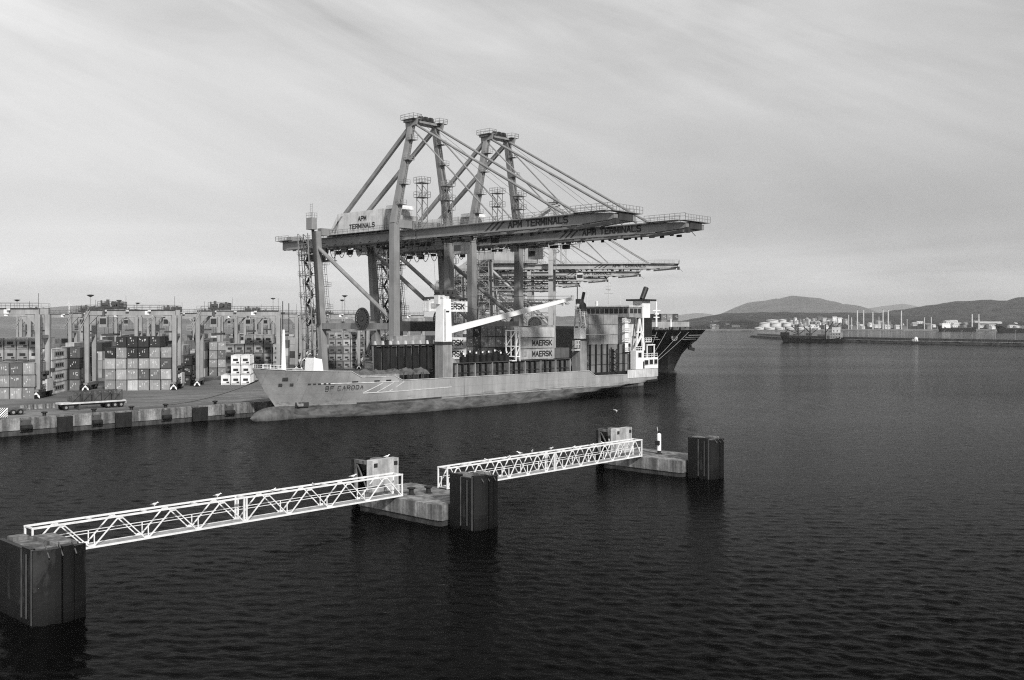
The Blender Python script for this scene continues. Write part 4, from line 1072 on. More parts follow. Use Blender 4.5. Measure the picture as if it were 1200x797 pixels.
# name letters follow the curve of the bow
yy = 12.6
for ch in 'BF CARODA':
    if ch != ' ':
        z = 5.75; x0, x1 = hb(yy, z + .4), hb(yy + .7, z + .4); ang = math.atan2(.7, x1 - x0)
        text(ch, .6, .72, (max(x0, hb(yy, z), hb(yy, z + .7)) + .05, yy, z), (R(90), 0, ang), ship, 'name_letter', .12)
    yy += .92 if ch != ' ' else .5
# forecastle gear
m = MB(); m.tube((0, 7.0, 8.4), (0, 7.0, 17.6), .55, 10, .22); m.tube((0, 7.0, 8.4), (0, 7.0, 9.6), 1.3, 10, .55); m.build('foremast', white_paint, ship)
m = MB(); m.tube((-.3, 7.0, 17.0), (-.3, 7.0, 23.2), .09, 6); m.tube((.9, 7.6, 17.0), (.9, 7.6, 22.8), .09, 6); m.bar((-.3, 7.0, 17.2), (.9, 7.6, 17.2), .1, .1); m.build('foremast_pole', black_paint, ship)
m = MB(); m.prism([(12.8, 8.0), (15.6, 8.0), (15.0, 11.6), (13.2, 11.9)], 'x', -1.4, 1.6); m.build('mast_house', white_paint, ship)
for sgn in (1, -1):
    m = MB(); m.tube((sgn * 2.0 - .9, 9.5, 9.1), (sgn * 2.0 + .9, 9.5, 9.1), .6, 10); m.bb(sgn * 2 - 1.1, sgn * 2 + 1.1, 9.0, 10.8, 8.2, 8.7); m.build('windlass', steel, ship)
m = MB(); m.rail([(-1.5, 1.2, 9.9), (-4.5, 4.5, 9.7), (-6, 8, 9.6)], 1.0, 1.2, .03); m.rail([(1.5, 1.2, 9.9), (4.5, 4.5, 9.7)], 1.0, 1.2, .03); m.build('bow_railing', white_paint, ship)
rl = random.Random(12)
m = MB(); m.bb(-7.6, 7.4, 17.5, 30.5, 6.6, 8.3); m.build('hatch_coaming', grey_paint, ship)
# covered deck gear: crumpled tarpaulins
for k in range(6):
    yb = 18 + k * 3.7; m = MB(); nx = 9; ny = 6; vs = []
    for i in range(nx + 1):
        for j in range(ny + 1):
            e = math.sin(math.pi * i / nx) ** .35 * math.sin(math.pi * j / ny) ** .35 if 0 < i < nx and 0 < j < ny else 0
            vs.append((4.6 + 1.9 * (i / nx - .5) * 2, yb + 3.5 * j / ny, 7.9 + e * rl.uniform(.8, 1.6)))
    m.add(vs, [(i * (ny + 1) + j, (i + 1) * (ny + 1) + j, (i + 1) * (ny + 1) + j + 1, i * (ny + 1) + j + 1) for i in range(nx) for j in range(ny)])
    m.build('tarpaulin', tarp, ship)
    m = MB()
    for q in range(3): yq = yb + rl.uniform(0, 3); m.bar((7.2, yq, 6.6), (7.2, yq, 8.4), .1, .1); m.bar((7.2, yq, 8.0), (6.4, yq + .8, 8.3), .08, .08)
    m.build('deck_stanchion', steel, ship)
# dark upright cell wall
for k in range(9):
    y = 27.2 + k * 2.1; MB().bb(3.2, 3.75, y - .16, y + .16, 6.7, 14.3).build('guide_post', black_paint, ship)
    MB().prism([(y - .25, 14.31), (y + .25, 14.31), (y + .05, 15.1), (y - .2, 15.1)], 'x', 3.3, 3.7).build('guide_tip', white_dirty, ship)
    if k < 8: MB().bb(3.0, 3.19, y + .2, y + 1.9, 8.9, 13.9).build('cell_wall_panel', black_paint, ship)
MB().bb(2.9, 3.9, 26.6, 44.6, 14.0, 14.28).build('guide_top_rail', black_paint, ship)
# long coaming with posts, walkway along the near side
MB().bb(7.2, 7.5, 46.2, 86, 5.7, 9.9).build('side_coaming', crane_dark, ship)
MB().bb(7.0, 8.3, 46.2, 86, 9.92, 10.05).build('side_walkway', steel, ship)
for k in range(22):
    y = 46.6 + k * 1.86
    MB().bb(7.52, 8.2, y - .11, y + .11, 5.7, 9.9).build('coaming_post', black_paint if k % 3 else grey_paint, ship)
    if k < 21: MB().bb(7.52, 7.72, y + .3, y + 1.56, 7.9, 9.6).build('coaming_panel', rust, ship); MB().bb(7.52, 7.7, y + .3, y + 1.56, 5.9, 7.6).build('coaming_panel', rust, ship)
MB().bb(7.52, 7.9, 46.2, 86, 7.7, 7.8).build('coaming_rail', steel, ship)
for k in range(8):
    y = 49.5 + k * 2.0 - .8; m = MB(); h = rl.uniform(1.2, 1.9)
    m.bb(6.6, 7.6, y, y + 1.2, 10.06, 10.06 + h); m.tube((7.1, y + .6, 10.06 + h), (7.1, y + .9, 10.5 + h), .35, 7, .15); m.bb(6.9, 7.4, y + .2, y + .5, 10 + h, 10.9 + h); m.build('lashing_bin', black_paint, ship)
    MB().bb(7.2, 7.5, y + .3, y + .7, 10.5 + h, 10.9 + h).build('bin_light', white_paint, ship)
# hatch covers
for y0, y1_ in ((46.5, 66), (66.6, 85), (92.5, 108)): MB().bb(-8, 7.0, y0, y1_, 5.6, 7.7).build('hatch_cover', crane_dark, ship)
# deck crane beside the bridge of containers
def deck_crane(y, x, ztop_, zsplit):
    c = bpy.data.objects.new('deck_crane', None); COL.objects.link(c); c.parent = ship
    m = MB(); m.bb(x - 1.3, x + 1.3, y - 1.35, y + 1.35, 5.6, zsplit); m.build('pedestal', grey_paint, c)
    return c
dc = deck_crane(44.4, 6.0, 24.3, 14.2)
MB().prism([(45.76, 6.5), (49.6, 6.5), (49.6, 8.4), (45.76, 11.6)], 'x', 4.9, 7.1).build('gusset', grey_paint, dc)
MB().bb(4.5, 7.5, 42.9, 45.9, 14.2, 14.8).build('slewing_ring', crane_dark, dc)
MB().bar((6, 44.4, 14.8), (6, 44.4, 24.2), 2.7, 2.6, 2.3, 2.3).build('crane_house', white_paint, dc)
m = MB(); m.bb(4.9, 6.2, 42.6, 43.3, 23.0, 25.0); m.bb(5.5, 6.8, 43.9, 45.4, 24.2, 24.8); m.tube((5.4, 44, 24.6), (6.6, 44, 24.6), .4, 8); m.build('crane_head', white_dirty, dc)
MB().bb(7.3, 7.36, 43.9, 44.9, 21.3, 21.6).build('vent', ink, dc)
MB().bb(7.28, 7.4, 43.4, 43.9, 15.0, 22.0).build('house_door', white_dirty, dc)
MB().bar((6.2, 45.5, 17.2), (6.0, 88.9, 25.1), 1.0, 1.4, .7, .75).build('jib', white_paint, dc)
m = MB()
for q in (-.3, .3): m.tube((6 + q, 44.6, 24.6), (6 + q, 88.5, 25.7), .05, 5); m.tube((6 + q * .4, 44.8, 24.2), (6, 60, 20.6), .04, 5)
m.build('luffing_ropes', steel, dc)
m = MB(); m.tube((6, 89, 24.6), (6, 89, 25.9), .35, 8); m.bb(5.7, 6.3, 50.6, 51.2, 16.4, 17.2); m.bb(5.7, 6.3, 85.2, 85.8, 23.2, 23.9); m.build('jib_sheave', white_dirty, dc)
dc2 = deck_crane(91.6, 6.2, 24, 14.4)
MB().bb(4.6, 7.6, 90.4, 93.0, 14.4, 14.9).build('slewing_ring', crane_dark, dc2)
MB().bb(5.2, 7.4, 90.6, 92.8, 14.9, 17.6).build('crane_house', white_paint, dc2)
m = MB()
for a, b in (((5.3, 90.7, 17.6), (5.7, 91.0, 23.8)), ((7.3, 90.7, 17.6), (6.8, 91.0, 23.8)), ((5.3, 92.7, 17.6), (5.7, 92.4, 23.8)), ((7.3, 92.7, 17.6), (6.8, 92.4, 23.8))): m.bar(a, b, .25, .25)
for z in (19.0, 20.6, 22.2): m.bb(5.3, 7.2, 90.7, 92.6, z, z + .15)
m.rail([(7.2, 90.0, 17.6), (7.2, 93.4, 17.6)], 1.0, .8, .05); m.rail([(7.2, 90.0, 20.7), (7.2, 93.4, 20.7)], 1.0, .8, .05); m.build('crane_tower', white_dirty, dc2)
m = MB(); m.tube((6.9, 91.9, 23.0), (7.3, 91.9, 23.0), 1.2, 14); m.bb(5.6, 7.0, 90.8, 92.4, 23.8, 25.0); m.tube((6, 91, 25), (6, 91, 28.4), .12, 6); m.tube((6.6, 92.4, 25), (6.9, 92.6, 26.8), .4, 8); m.build('winch_gear', crane_dark, dc2)
m = MB(); m.rail([(7.4, 88.4, 12.6), (7.4, 90.4, 12.6)], 1.8, .6, .1); m.bb(6.4, 7.6, 88.2, 90.3, 11.9, 12.2); m.build('lashing_platform', white_dirty, ship)
# white lattice lashing frame
m = MB()
for x in (5.0, 8.2):
    for y in (65.6, 66.9): m.bar((x, y, 9.9), (x, y, 17.2), .22, .22)
for z in (11.0, 13.4, 17.1):
    for y in (65.6, 66.9): m.bar((5.0, y, z), (8.2, y, z), .2, .2)
    for x in (5.0, 8.2): m.bar((x, 65.6, z), (x, 66.9, z), .2, .2)
for z0, z1 in ((11, 13.4), (13.4, 17.1)):
    m.bar((8.2, 65.6, z0), (8.2, 66.9, z1), .16, .16); m.bar((5.0, 65.6, z0), (8.2, 65.6, z1), .16, .16); m.bar((6.6, 65.6, z0), (6.6, 65.6, z1), .16, .16)
m.bb(4.8, 8.5, 64.0, 65.4, 9.95, 10.15); m.build('lashing_bridge', white_paint, ship)

# deck cargo
G1 = 'containers stowed on the grey ship'
for k in range(3):
    ship_box(SU + 53.3, 169.3, 7.75 + k * 2.62, .62 if k else .2, ['mid grey container under the two lettered ones beside the deck crane', 'lower white lettered container standing beside the deck crane foot', 'upper white lettered container standing beside the deck crane foot'][k], 'white lettered containers', maersk=k > 0)
tn = ['mgmmgm', 'lgmgdd', 'mglmmm']
for k in range(5):
    for j in range(6):
        if k < 1: ch = 'g'
        else: ch = (tn[k - 1] if k < 4 else 'mdmmmm')[j]
        if k == 4 and j in (): continue
        container(uv(SU + 66.6 + 6.15, 158.9 + (5 - j) * 2.52 + (1.3 if j == 5 else 0) * 0 + 2.9, 5.2 + k * 2.62), SR, T[ch] * random.uniform(.75, 1.3),
                  f'TONE container, {ORD[k]} tier of {NTH[j]} column inboard, ship wall behind black bins', G1)
# three at the near side
for k in range(3):
    ship_box(SU + 67.6 + 6.2, 159.3, 10.2 + k * 2.62, [.36, .37, .50][k], ['lower pale grey lettered container behind the white lashing frame', 'middle pale grey lettered container behind the white lashing frame', 'plain pale container topping the two lettered ones by the lashing frame'][k],
             'pale containers behind the lashing frame', maersk=k < 2)
# the stack's support deck below them
container(uv(SU + 80.6 + 3, 160.2, 10.2), SR, .11, 'dark grey short container with pale plate beside the lettered pair', G1, L20=True)
for k in range(3): container(uv(SU + 82.4, 167.8, 7.75 + k * 2.62 + 2.6), SR, .2 if k % 2 else .1, f'dark container, {ORD[k]} of the narrow stack behind the jib tip', G1, L20=True)
m = MB(); m.bb(2.6, 5.2, 80, 83.2, 10.2, 18.4); m.build('vent_house', grey_paint, ship)
MB().bb(5.21, 5.25, 81.0, 82.2, 10.6, 15.6).build('house_door', black_paint, ship)
for k in range(4):
    container(uv(SU + 43.2, 168.5, 5.7 + k * 2.62), SR, .3, f'pale ribbed container behind the dark cell wall, {ORD[k]} tier', G1)
# aft stack: two short containers long, six high, then three high
for k in range(6):
    for j in range(2):
        container(uv(SU + 93.8 + 3.1 + j * 6.16, 159.6, 5.5 + k * 2.61), SR, (.20, .17, .19, .30, .34, .31)[k] * random.uniform(.85, 1.15), f'TONE short container, {ORD[k]} tier of the {"forward" if j == 0 else "after"} row before the bridge', G1, L20=True)
for k in range(3): container(uv(SU + 109.2, 159.9, 5.5 + k * 2.61), SR, .2, f'mid grey short container, {ORD[k]} of three beside the stern house', G1, L20=True)
for k in range(8):
    y = 93.9 + k * 2.4; MB().bb(7.75, 8.1, y - .13, y + .13, 5.2, 13.4 if k != 4 else 12).build('cell_post', black_paint, ship)
MB().bb(7.6, 8.2, 93.6, 111.2, 5.25, 6.1).build('cell_sill', black_paint, ship)
m = MB()
for y in (102.2, 105.2): m.bb(8.15, 8.4, y - .12, y + .12, 5, 12.5)
for q in range(4): m.bar((8.3, 102.2, 5.4 + q * 1.7), (8.3, 105.2, 7.1 + q * 1.7), .14, .14); m.bar((8.3, 105.2, 5.4 + q * 1.7), (8.3, 102.2, 7.1 + q * 1.7), .14, .14)
m.build('lattice_frame', black_paint, ship)
# bridge and accommodation
MB().bb(-7.6, 6.0, 110.8, 116.5, 4.8, 20.4).build('accommodation_block', white_dirty, ship)
wh = MB().bb(-9.4, 8.9, 109.2, 115.2, 20.42, 23.2).build('wheelhouse', grey_paint, ship)
MB().bb(-9.6, 9.1, 108.9, 115.6, 23.21, 23.55).build('wheelhouse_roof', white_dirty, wh)
for k in range(11): MB().bb(-8.6 + k * 1.58, -8.6 + k * 1.58 + 1.25, 109.12, 109.19, 21.5, 22.75).build('window', glass, wh)
for k in range(3): MB().bb(8.91, 8.97, 109.6 + k * 1.8, 111.0 + k * 1.8, 21.5, 22.75).build('window', glass, wh)
fu = MB().bb(3.0, 7.6, 116.6, 121.6, 5.0, 20.3).build('funnel_casing', black_paint, ship)
MB().bb(4.2, 7.4, 117.4, 121.0, 20.31, 24.9).build('funnel', white_paint, fu)
MB().bb(3.0, 8.4, 115.8, 122.6, 24.92, 25.4).build('funnel_cap', black_paint, fu)
MB().tube((5.8, 119.4, 25.4), (5.8, 121.4, 28.6), .7, 12, .75).build('exhaust_pipe', black_paint, fu)
m = MB(); m.tube((0, 112, 23.5), (0, 112, 31.5), .16, 8); m.bar((-1.6, 112, 27), (1.6, 112, 27), .12, .12); m.bar((-1.1, 112, 29), (1.1, 112, 29), .1, .1); m.bb(-.9, .9, 111.8, 112.1, 28, 28.25)
m.tube((-6, 110, 23.5), (-6, 110, 28.5), .08, 6); m.tube((3, 113.4, 23.5), (3, 113.4, 26.8), .07, 6); m.tube((-3.4, 111, 23.5), (-3.4, 111, 24.9), .4, 8); m.build('radar_mast', white_dirty, ship)
# open white bracing beside the casing
m = MB()
for a, b in (((8.2, 113.4, 12.4), (8.2, 114.8, 20.3)), ((8.2, 116.4, 12.4), (8.2, 114.9, 20.3)), ((8.2, 113.6, 13), (8.2, 116.6, 16.4)), ((8.2, 113.6, 16.4), (8.2, 116.2, 16.4)), ((8.2, 116.5, 20.3), (8.2, 116.5, 8.8))): m.bar(a, b, .42, .42)
m.build('side_bracing', white_paint, ship)
m = MB()
for z in (11.2, 13.8, 16.4, 19): m.bb(7.0, 8.0, 108.6, 111.0, z, z + .2); m.rail([(8.0, 108.6, z + .2), (8.0, 111.0, z + .2)], 1.0, .6, .05); 
m.bb(6.6, 7.6, 109.2, 110.7, 11.5, 20.2); m.build('ladder_tower', white_paint, ship)
# stern house
st = MB(); st.bb(2.0, 8.4, 113.0, 123.4, 6.4, 9.4); st.bb(2.0, 8.4, 113.0, 116.2, 9.4, 11.4); o = st.build('stern_house', white_paint, ship)
for y0, y1_, z0, z1 in ((114.0, 115.4, 9.6, 10.8), (117.0, 118.6, 7.5, 8.7), (119.3, 120.8, 7.6, 8.8), (121.5, 122.9, 7.6, 8.8)):
    f = MB().bb(8.41, 8.5, y0 - .15, y1_ + .15, z0 - .15, z1 + .15).build('window_frame', white_dirty, o); MB().bb(8.505, 8.53, y0, y1_, z0, z1).build('pane', glass, f)
MB().bb(8.41, 8.45, 116.3, 116.9, 6.5, 8.4).build('house_door', black_paint, o)
on_hull([(108.4, 5.3), (124.4, 5.2)], 'stern_bulwark', 2.2, white_dirty, .2)
m = MB(); m.rail([(8.3, 116.4, 9.4), (8.3, 123.3, 9.4), (2.2, 123.3, 9.4)], 1.1, 1.2, .05); m.rail([(8.3, 113.1, 11.4), (8.3, 116.1, 11.4)], 1.1, 1, .05)
for y in (118.6, 122.0): m.bb(7.9, 8.2, y - .14, y + .14, 9.4, 13.0)
m.bb(7.8, 8.3, 118.4, 122.2, 12.7, 13.0); m.bb(5.6, 8.3, 117.2, 120.4, 13.6, 13.8); m.bb(7.9, 8.2, 117.2, 117.5, 11.4, 13.6); m.rail([(8.3, 117.2, 13.8), (8.3, 120.4, 13.8)], 1.0, .8, .05); m.build('boat_davit', white_paint, ship)
lb = MB(); n = 10; vs = []
for i in range(9):
    t = i / 8; k = math.sin(math.pi * t) ** .5
    for q in range(n): a = 2 * math.pi * q / n; vs.append((6.6 + .9 * k * math.cos(a), 118.4 + 4 * t, 10.9 + .9 * k * math.sin(a)))
lb.add(vs, [(i * n + q, i * n + (q + 1) % n, (i + 1) * n + (q + 1) % n, (i + 1) * n + q) for i in range(8) for q in range(n)]); lb.build('lifeboat', crane_dark, ship, True)
on_hull([(117.5, 3.0), (124.6, 3.2)], 'stern_fender_strip', .5, black_paint, .3)

def rope(a, b, sag, r_, label, mat=rope_mat):
    a = Vector(a); b = Vector(b); pts = [a.lerp(b, i / 12) + Vector((0, 0, -sag * 4 * (i / 12) * (1 - i / 12))) for i in range(13)]
    o = MB().path(pts, r_, 5).build('mooring_rope', mat); return tag(o, label, 'rope', 'mooring ropes')
rope(uv(u_on(194, QV + .6), QV + .6, QZ + .7), uv(SU + 5.2, SV + 3.6, 8.2), .9, .14, 'dark mooring rope running from quay bollard up to the grey bow')

# ------------------------------------------------------------------ black ship beyond
bs = thing('black_ship', 'black hulled container ship moored behind the grey ship, bow with winged emblem', 'ship', (58.8, 373, 0), R(15))
BH = 18.0
def bstem(z): return lerp_tab([(-3, .5), (0, 0), (6, -.4), (10, -2.6), (13, -5.2), (16.2, -8)], z)
def bhb(y, z):
    Le = lerp_tab([(-3, 46), (2, 40), (8, 30), (12, 20), (16.2, 15)], z); t = max(0, min(1, (y - bstem(z)) / Le))
    return BH * math.sin(t * math.pi / 2) ** lerp_tab([(-3, 1.25), (8, 1.0), (16.2, .62)], z)
bz = [-2.5, 0, 1.5, 3, 4.5, 6, 7.5, 9, 10.5, 12, 13.5, 15, 16.2]
by = [-8, -7.6, -7, -6, -5, -4, -3, -2, -1, 0, 1, 2.5, 4, 6, 8, 10, 12, 15, 18, 22, 26, 32, 40, 60, 100, 130]
h = MB()
for sgn in (1, -1):
    vs = [(sgn * bhb(max(y, bstem(z)), z), max(y, bstem(z)), z) for y in by for z in bz]; nz = len(bz)
    h.add(vs, [(i * nz + j, (i + 1) * nz + j, (i + 1) * nz + j + 1, i * nz + j + 1) for i in range(len(by) - 1) for j in range(nz - 1)])
h.add([(-BH, 130, -2.5), (BH, 130, -2.5), (BH, 130, 16.2), (-BH, 130, 16.2)], [(0, 1, 2, 3)])
me = bpy.data.meshes.new('hull'); me.from_pydata(h.v, [], h.f); me.materials.append(dark_hull)
bm = bmesh.new(); bm.from_mesh(me); bmesh.ops.remove_doubles(bm, verts=bm.verts, dist=.004); bmesh.ops.dissolve_degenerate(bm, dist=.002, edges=bm.edges); bmesh.ops.recalc_face_normals(bm, faces=bm.faces); bm.to_mesh(me); bm.free()
me.polygons.foreach_set('use_smooth', [True] * len(me.polygons)); link('hull', me, bs)
vs = []; dy = [-7.5, -6, -4, -2, 0, 4, 8, 12, 18, 26, 60, 130]
for y in dy: b = max(.02, bhb(y, 15.4) - .1); vs += [(-b, max(y, bstem(15.4) + .1), 15.2), (b, max(y, bstem(15.4) + .1), 15.2)]
MB().add(vs, [(2 * i, 2 * i + 1, 2 * i + 3, 2 * i + 2) for i in range(len(dy) - 1)]).build('deck', steel, bs)
n = 14; vs = []
for i in range(9):
    t = i / 8; k = math.sin(min(1, t / .5) * math.pi / 2) ** .6
    for q in range(n): a = 2 * math.pi * q / n; vs.append((2.6 * k * math.cos(a), -7 + t * 13, -.6 + 1.9 * k * math.sin(a)))
MB().add(vs, [(i * n + q, i * n + (q + 1) % n, (i + 1) * n + (q + 1) % n, (i + 1) * n + q) for i in range(8) for q in range(n)]).build('bulbous_bow', dark_hull, bs, True)
emb = M('pale_bow_print', .20, .6, .2, .5)
def bow_band(z, th, y0, y1, sgn):
    m = MB(); k = 10
    for i in range(k):
        a, b = y0 + (y1 - y0) * i / k, y0 + (y1 - y0) * (i + 1) / k
        m.bar((sgn * (bhb(a, z) + .1), a - .08, z), (sgn * (bhb(b, z) + .1), b - .08, z), .12, th)
    return m.build('winged_emblem', emb, bs)
for sgn in (1, -1):
    for q, (y0, y1) in enumerate(((-3.5, 6.5), (-3.2, 5.2), (-2.9, 4.0))): bow_band(14.2 - q * .75, .3, y0 - .0, y1 + (2.5 if sgn < 0 else 0), sgn)
zc_ = 13.4; yc_ = bstem(zc_) - .35
m = MB(); m.tube((0, yc_, zc_), (0, yc_ + .5, zc_), 1.25, 16); m.build('emblem_disc', emb, bs)
pts = [((1.25 if i % 2 == 0 else .55) * math.sin(math.pi * i / 7), zc_ + (1.25 if i % 2 == 0 else .55) * math.cos(math.pi * i / 7)) for i in range(14)]
MB().prism(pts, 'y', yc_ - .08, yc_ - .02).build('emblem_star', black_paint, bs)
m = MB(); m.bar((11.5, 5.8, 11.4), (12.0, 5.0, 8.6), .7, .7); m.bar((10.6, 4.9, 9.2), (13.2, 5.2, 8.6), .9, 1.1); m.bb(10.6, 12.6, 5, 7, 11.2, 12.6); m.build('anchor', black_paint, bs)
m = MB(); m.tube((-3, 4, 15.2), (-3, 4, 27), .45, 8, .25); m.bar((-4.6, 4, 23.6), (-1.4, 4, 23.6), .3, .3); m.bar((-4.2, 4, 21), (-1.8, 4, 21), .3, .3); m.bb(-3.7, -2.3, 3.4, 4.6, 22, 22.6); m.build('foremast', white_paint, bs)
m = MB(); m.tube((3.4, 5, 15.2), (3.4, 5, 20.5), .55, 8, .2); m.build('vent_post', white_paint, bs)
m = MB()
for x in (-8, -5, -1, 1, 4, 6, 9, 11): m.tube((x - .8, 4 + abs(x) * .3, 16.2), (x + .8, 4 + abs(x) * .3, 16.2), .55, 8); m.bb(x - .3, x + .3, 3 + abs(x) * .4, 3.8 + abs(x) * .4, 15.2, 17.0)
m.build('deck_winch', steel, bs)
m = MB(); yy_ = [-6, -4, -2, 1, 4, 8, 12, 15]
for sg in (-1, 1): m.rail([(sg * (bhb(y, 16.2) - .15), y, 16.2) for y in yy_], 1.1, 1.6, .05)
for x, y in ((-9, 6), (-4, 2), (3, 1), (8, 5), (12, 9)): m.bb(x - .7, x + .7, y - .7, y + .7, 15.2, 17.3); m.tube((x - 1.3, y + 1.6, 16.6), (x + 1.3, y + 1.6, 16.6), .8, 10)
m.build('bow_railing', steel, bs)
MB().bb(-16.5, 16.0, 15.5, 16.1, 15.2, 19.3).build('breakwater_wall', M('pale_breakwater_paint', .33, .5, .25, .3, .2), bs)
rl2 = random.Random(5)
for (x0, y0, z0, nx, nz_) in ((-16.5, 22, 17.4, 6, 3), (-.8, 22, 17.4, 1, 2), (6.8, 22, 17.4, 3, 2), (-16.5, 37, 17.4, 13, 1)):
    for i in range(nx):
        for k in range(nz_):
            if y0 < 30 and x0 < -10 and i == 4 and k == 1 and False: continue
            o = link('shipping_container', DRY40); q = Matrix.Rotation(R(15), 3, 'Z') @ Vector((x0 + 1.25 + i * 2.52, y0 + 6.1, 0)); o.location = (58.8 + q.x, 373 + q.y, z0 + k * 2.6)
            o.rotation_euler = (0, 0, R(15)); t_ = rl2.choice([.06, .1, .16, .25, .3]); o.color = (t_, t_, t_, 1)
            tag(o, f'{tone_word(t_)} container, {NTH[min(i,7)] if i < 8 else "outer " + NTH[i-8]} across {ORD[k]} tier, black ship ' + ('port block' if x0 < -10 and y0 < 30 else 'after row' if y0 > 30 else 'lone' if nx == 1 else 'shoulder block'), 'container', 'containers on the black ship')
            link('door', DOOR40, o).color = (t_, t_, t_, 1)
MB().bb(-17, 17, 21, 125, 15.2, 17.35).build('hatch_cover', steel, bs)
corner = uv(uc - 1.0, QV + .8, QZ + .6)
bollard(uv(uc - 1.0, QV + .8, QZ), 'bollard on the quay corner where four ropes of the black ship meet', 'bollards along the quay edge', 1.2)
M15 = Matrix.Rotation(R(15), 3, 'Z')
for i, x in enumerate((-6.5, -3.5, 2.0, 6.5)):
    y = bstem(16.2) + 1.0 + abs(x) * .55; q = M15 @ Vector((x, y - 1.2, 0)); 
    rope((58.8 + q.x, 373 + q.y, 15.6), corner, .6, .07, ['pale mooring rope of the black ship, steepest of four', 'pale mooring rope of the black ship, next to the steepest', 'pale mooring rope of the black ship crossing under the emblem', 'pale mooring rope of the black ship, flattest and longest of four'][i], rope_pale)

# ------------------------------------------------------------------ dolphins, platforms and footbridges
def fender_tower(u0, u1, v0, v1, zt, label):
    t = thing('fender_dolphin', label, 'fender dolphin', uv(u0, v1, 0), QR, 'black faced fender dolphins')
    # local x = towards the water (from v1 down to v0), local y = along
    X, Yl = v1 - v0, u1 - u0
    MB().bb(.3, X - .35, .35, Yl - .3, -2, zt - .15).build('concrete_core', concrete, t)
    # near end face: three upright panels; outer face: four
    pan = [(X - .34 - 1.25, X - .36), (.05, X - .34 - 1.42)]
    for a, b in pan: MB().bb(a, b, 0, .34, -2, zt + random.uniform(-.12, .12)).build('fender_panel', fender_face, t)
    n = 3; cuts = [.05, Yl * .52, Yl * .74, Yl]
    for i in range(n):
        a = cuts[i]; b = cuts[i + 1] - (.12 if i == 0 else .05); off = .14 * math.sin(math.pi * (i + .5) / n)
        cv = lambda y_: X - .05 + .42 * math.sin(math.pi * (y_ / Yl) * .92 + .12)
        MB().prism([(X - .3, a), (X - .3, b)] + [(cv(b + (a - b) * q / 4), b + (a - b) * q / 4) for q in range(5)], 'z', -2, zt + random.uniform(-.15, .18)).build('fender_panel', fender_face, t)
    MB().bb(X - .34, X - .16, .02, .16, -2, zt + .02).build('corner_strip', steel, t)
    for i in range(3):
        y = Yl * (i + 1) / 4; MB().tube((X + .5, y, zt - .5), (X - .2, y, zt + .28), .05, 5).build('chain', steel, t)
    for a, b, c_, d in ((.35, 1.3, .5, Yl * .45), (1.5, X - .5, Yl * .5, Yl - .4)):
        MB().bb(a, b, c_, d, zt - .14, zt + .1).build('cap_block', concrete, t)
    MB().bb(.32, X - .4, .4, Yl - .35, -1.9, .5).build('wet_footing', concrete_wet, t)
    MB().bar((X - .8, -.06, zt - .3), (X - .8, -.06, .4), .07, .07).build('chain', steel, t)
    MB().bb(X - 1.72, X - 1.64, -.05, .3, .3, zt - .1).build('guide_strip', rust, t)
    return t
def platform(u0, u1, v0, v1, label, back=True):
    t = thing('berthing_platform', label, 'platform', uv(u0, v1, 0), QR, 'concrete berthing platforms')
    X, Yl = v1 - v0, u1 - u0
    MB().prism([(0, 0), (X - .8, 0), (X, .25), (X, Yl), (0, Yl)], 'z', .55, 2.0).build('concrete_slab', concrete, t)
    MB().prism([(.12, .12), (X - .85, .12), (X - .1, .36), (X - .1, Yl - .1), (.12, Yl - .1)], 'z', -2, .54).build('wet_footing', concrete_wet, t)
    if back:
        MB().bb(1.2, 2.1, .1, 3.5, 2.0, 5.2).build('back_wall', concrete_sunlit, t)
        MB().bb(-.9, 1.19, 2.2, 3.3, 2.0, 5.0).build('fender_box', concrete, t)
        for i in range(4): MB().bb(-1.25, -.95, .1 + i * .9, .9 + i * .9, -1.5, 5.0 + random.uniform(-.15, .15)).build('fender_panel', fender_face, t)
        m = MB(); m.bb(-.94, 1.19, .2, .55, 4.7, 5.05); m.bar((-.6, .3, 4.6), (.9, .3, 2.4), .12, .12); m.bb(-.92, -.7, .2, .5, 2.0, 4.69); m.build('fender_frame', concrete, t)
        for k, (x, y) in enumerate(((1.2, 3.1), (1.5, .5))): MB().bb(2.105, 2.16, y - .22, y + .22, 4.5, 4.9).build('lifting_recess', ink, t)
    return t
fender_tower(24.7, 28.1, 63.9, 69.6, 4.75, 'black faced fender dolphin at the frame corner, under the long footbridge end')
fender_tower(63.5, 66.7, 64.0, 67.2, 4.9, 'black faced fender dolphin between the two white footbridges')
fender_tower(103.7, 106.9, 64.0, 67.2, 4.9, 'black faced fender dolphin beyond the white beacon, farthest one out')
platform(24.9, 28.0, 69.7, 75.5, 'concrete platform hidden behind the frame corner dolphin', False)
platform(62.6, 69.6, 67.5, 79.6, 'stained concrete platform with two bollards between the white footbridges')
platform(102.8, 109.8, 67.5, 79.6, 'stained concrete platform carrying the small white beacon')
for q in ((482, 72.0, 'black bollard on the middle platform, nearer the long footbridge'), (502, 71.4, 'black bollard on the middle platform, nearer the short footbridge')):
    bollard(uv(u_on(q[0], q[1] + 2.0), q[1] + 2.0, 2.0), q[2], 'bollards on the middle platform', .95)
# ladder hoop on the far platform
m = MB()
for q in (0, .5): m.path([(q, 0, 2), (q, 0, 2.6), (q + .12, 0, 2.8), (q + .3, 0, 2.8), (q + .38, 0, 2.6), (q + .38, 0, 2)], .04, 6)
o = m.build('ladder_hoop', steel); o.location = uv(108.8, 70.4, 0); o.rotation_euler = (0, 0, QR); tag(o, 'small steel ladder hoop at the edge of the beacon platform', 'ladder')
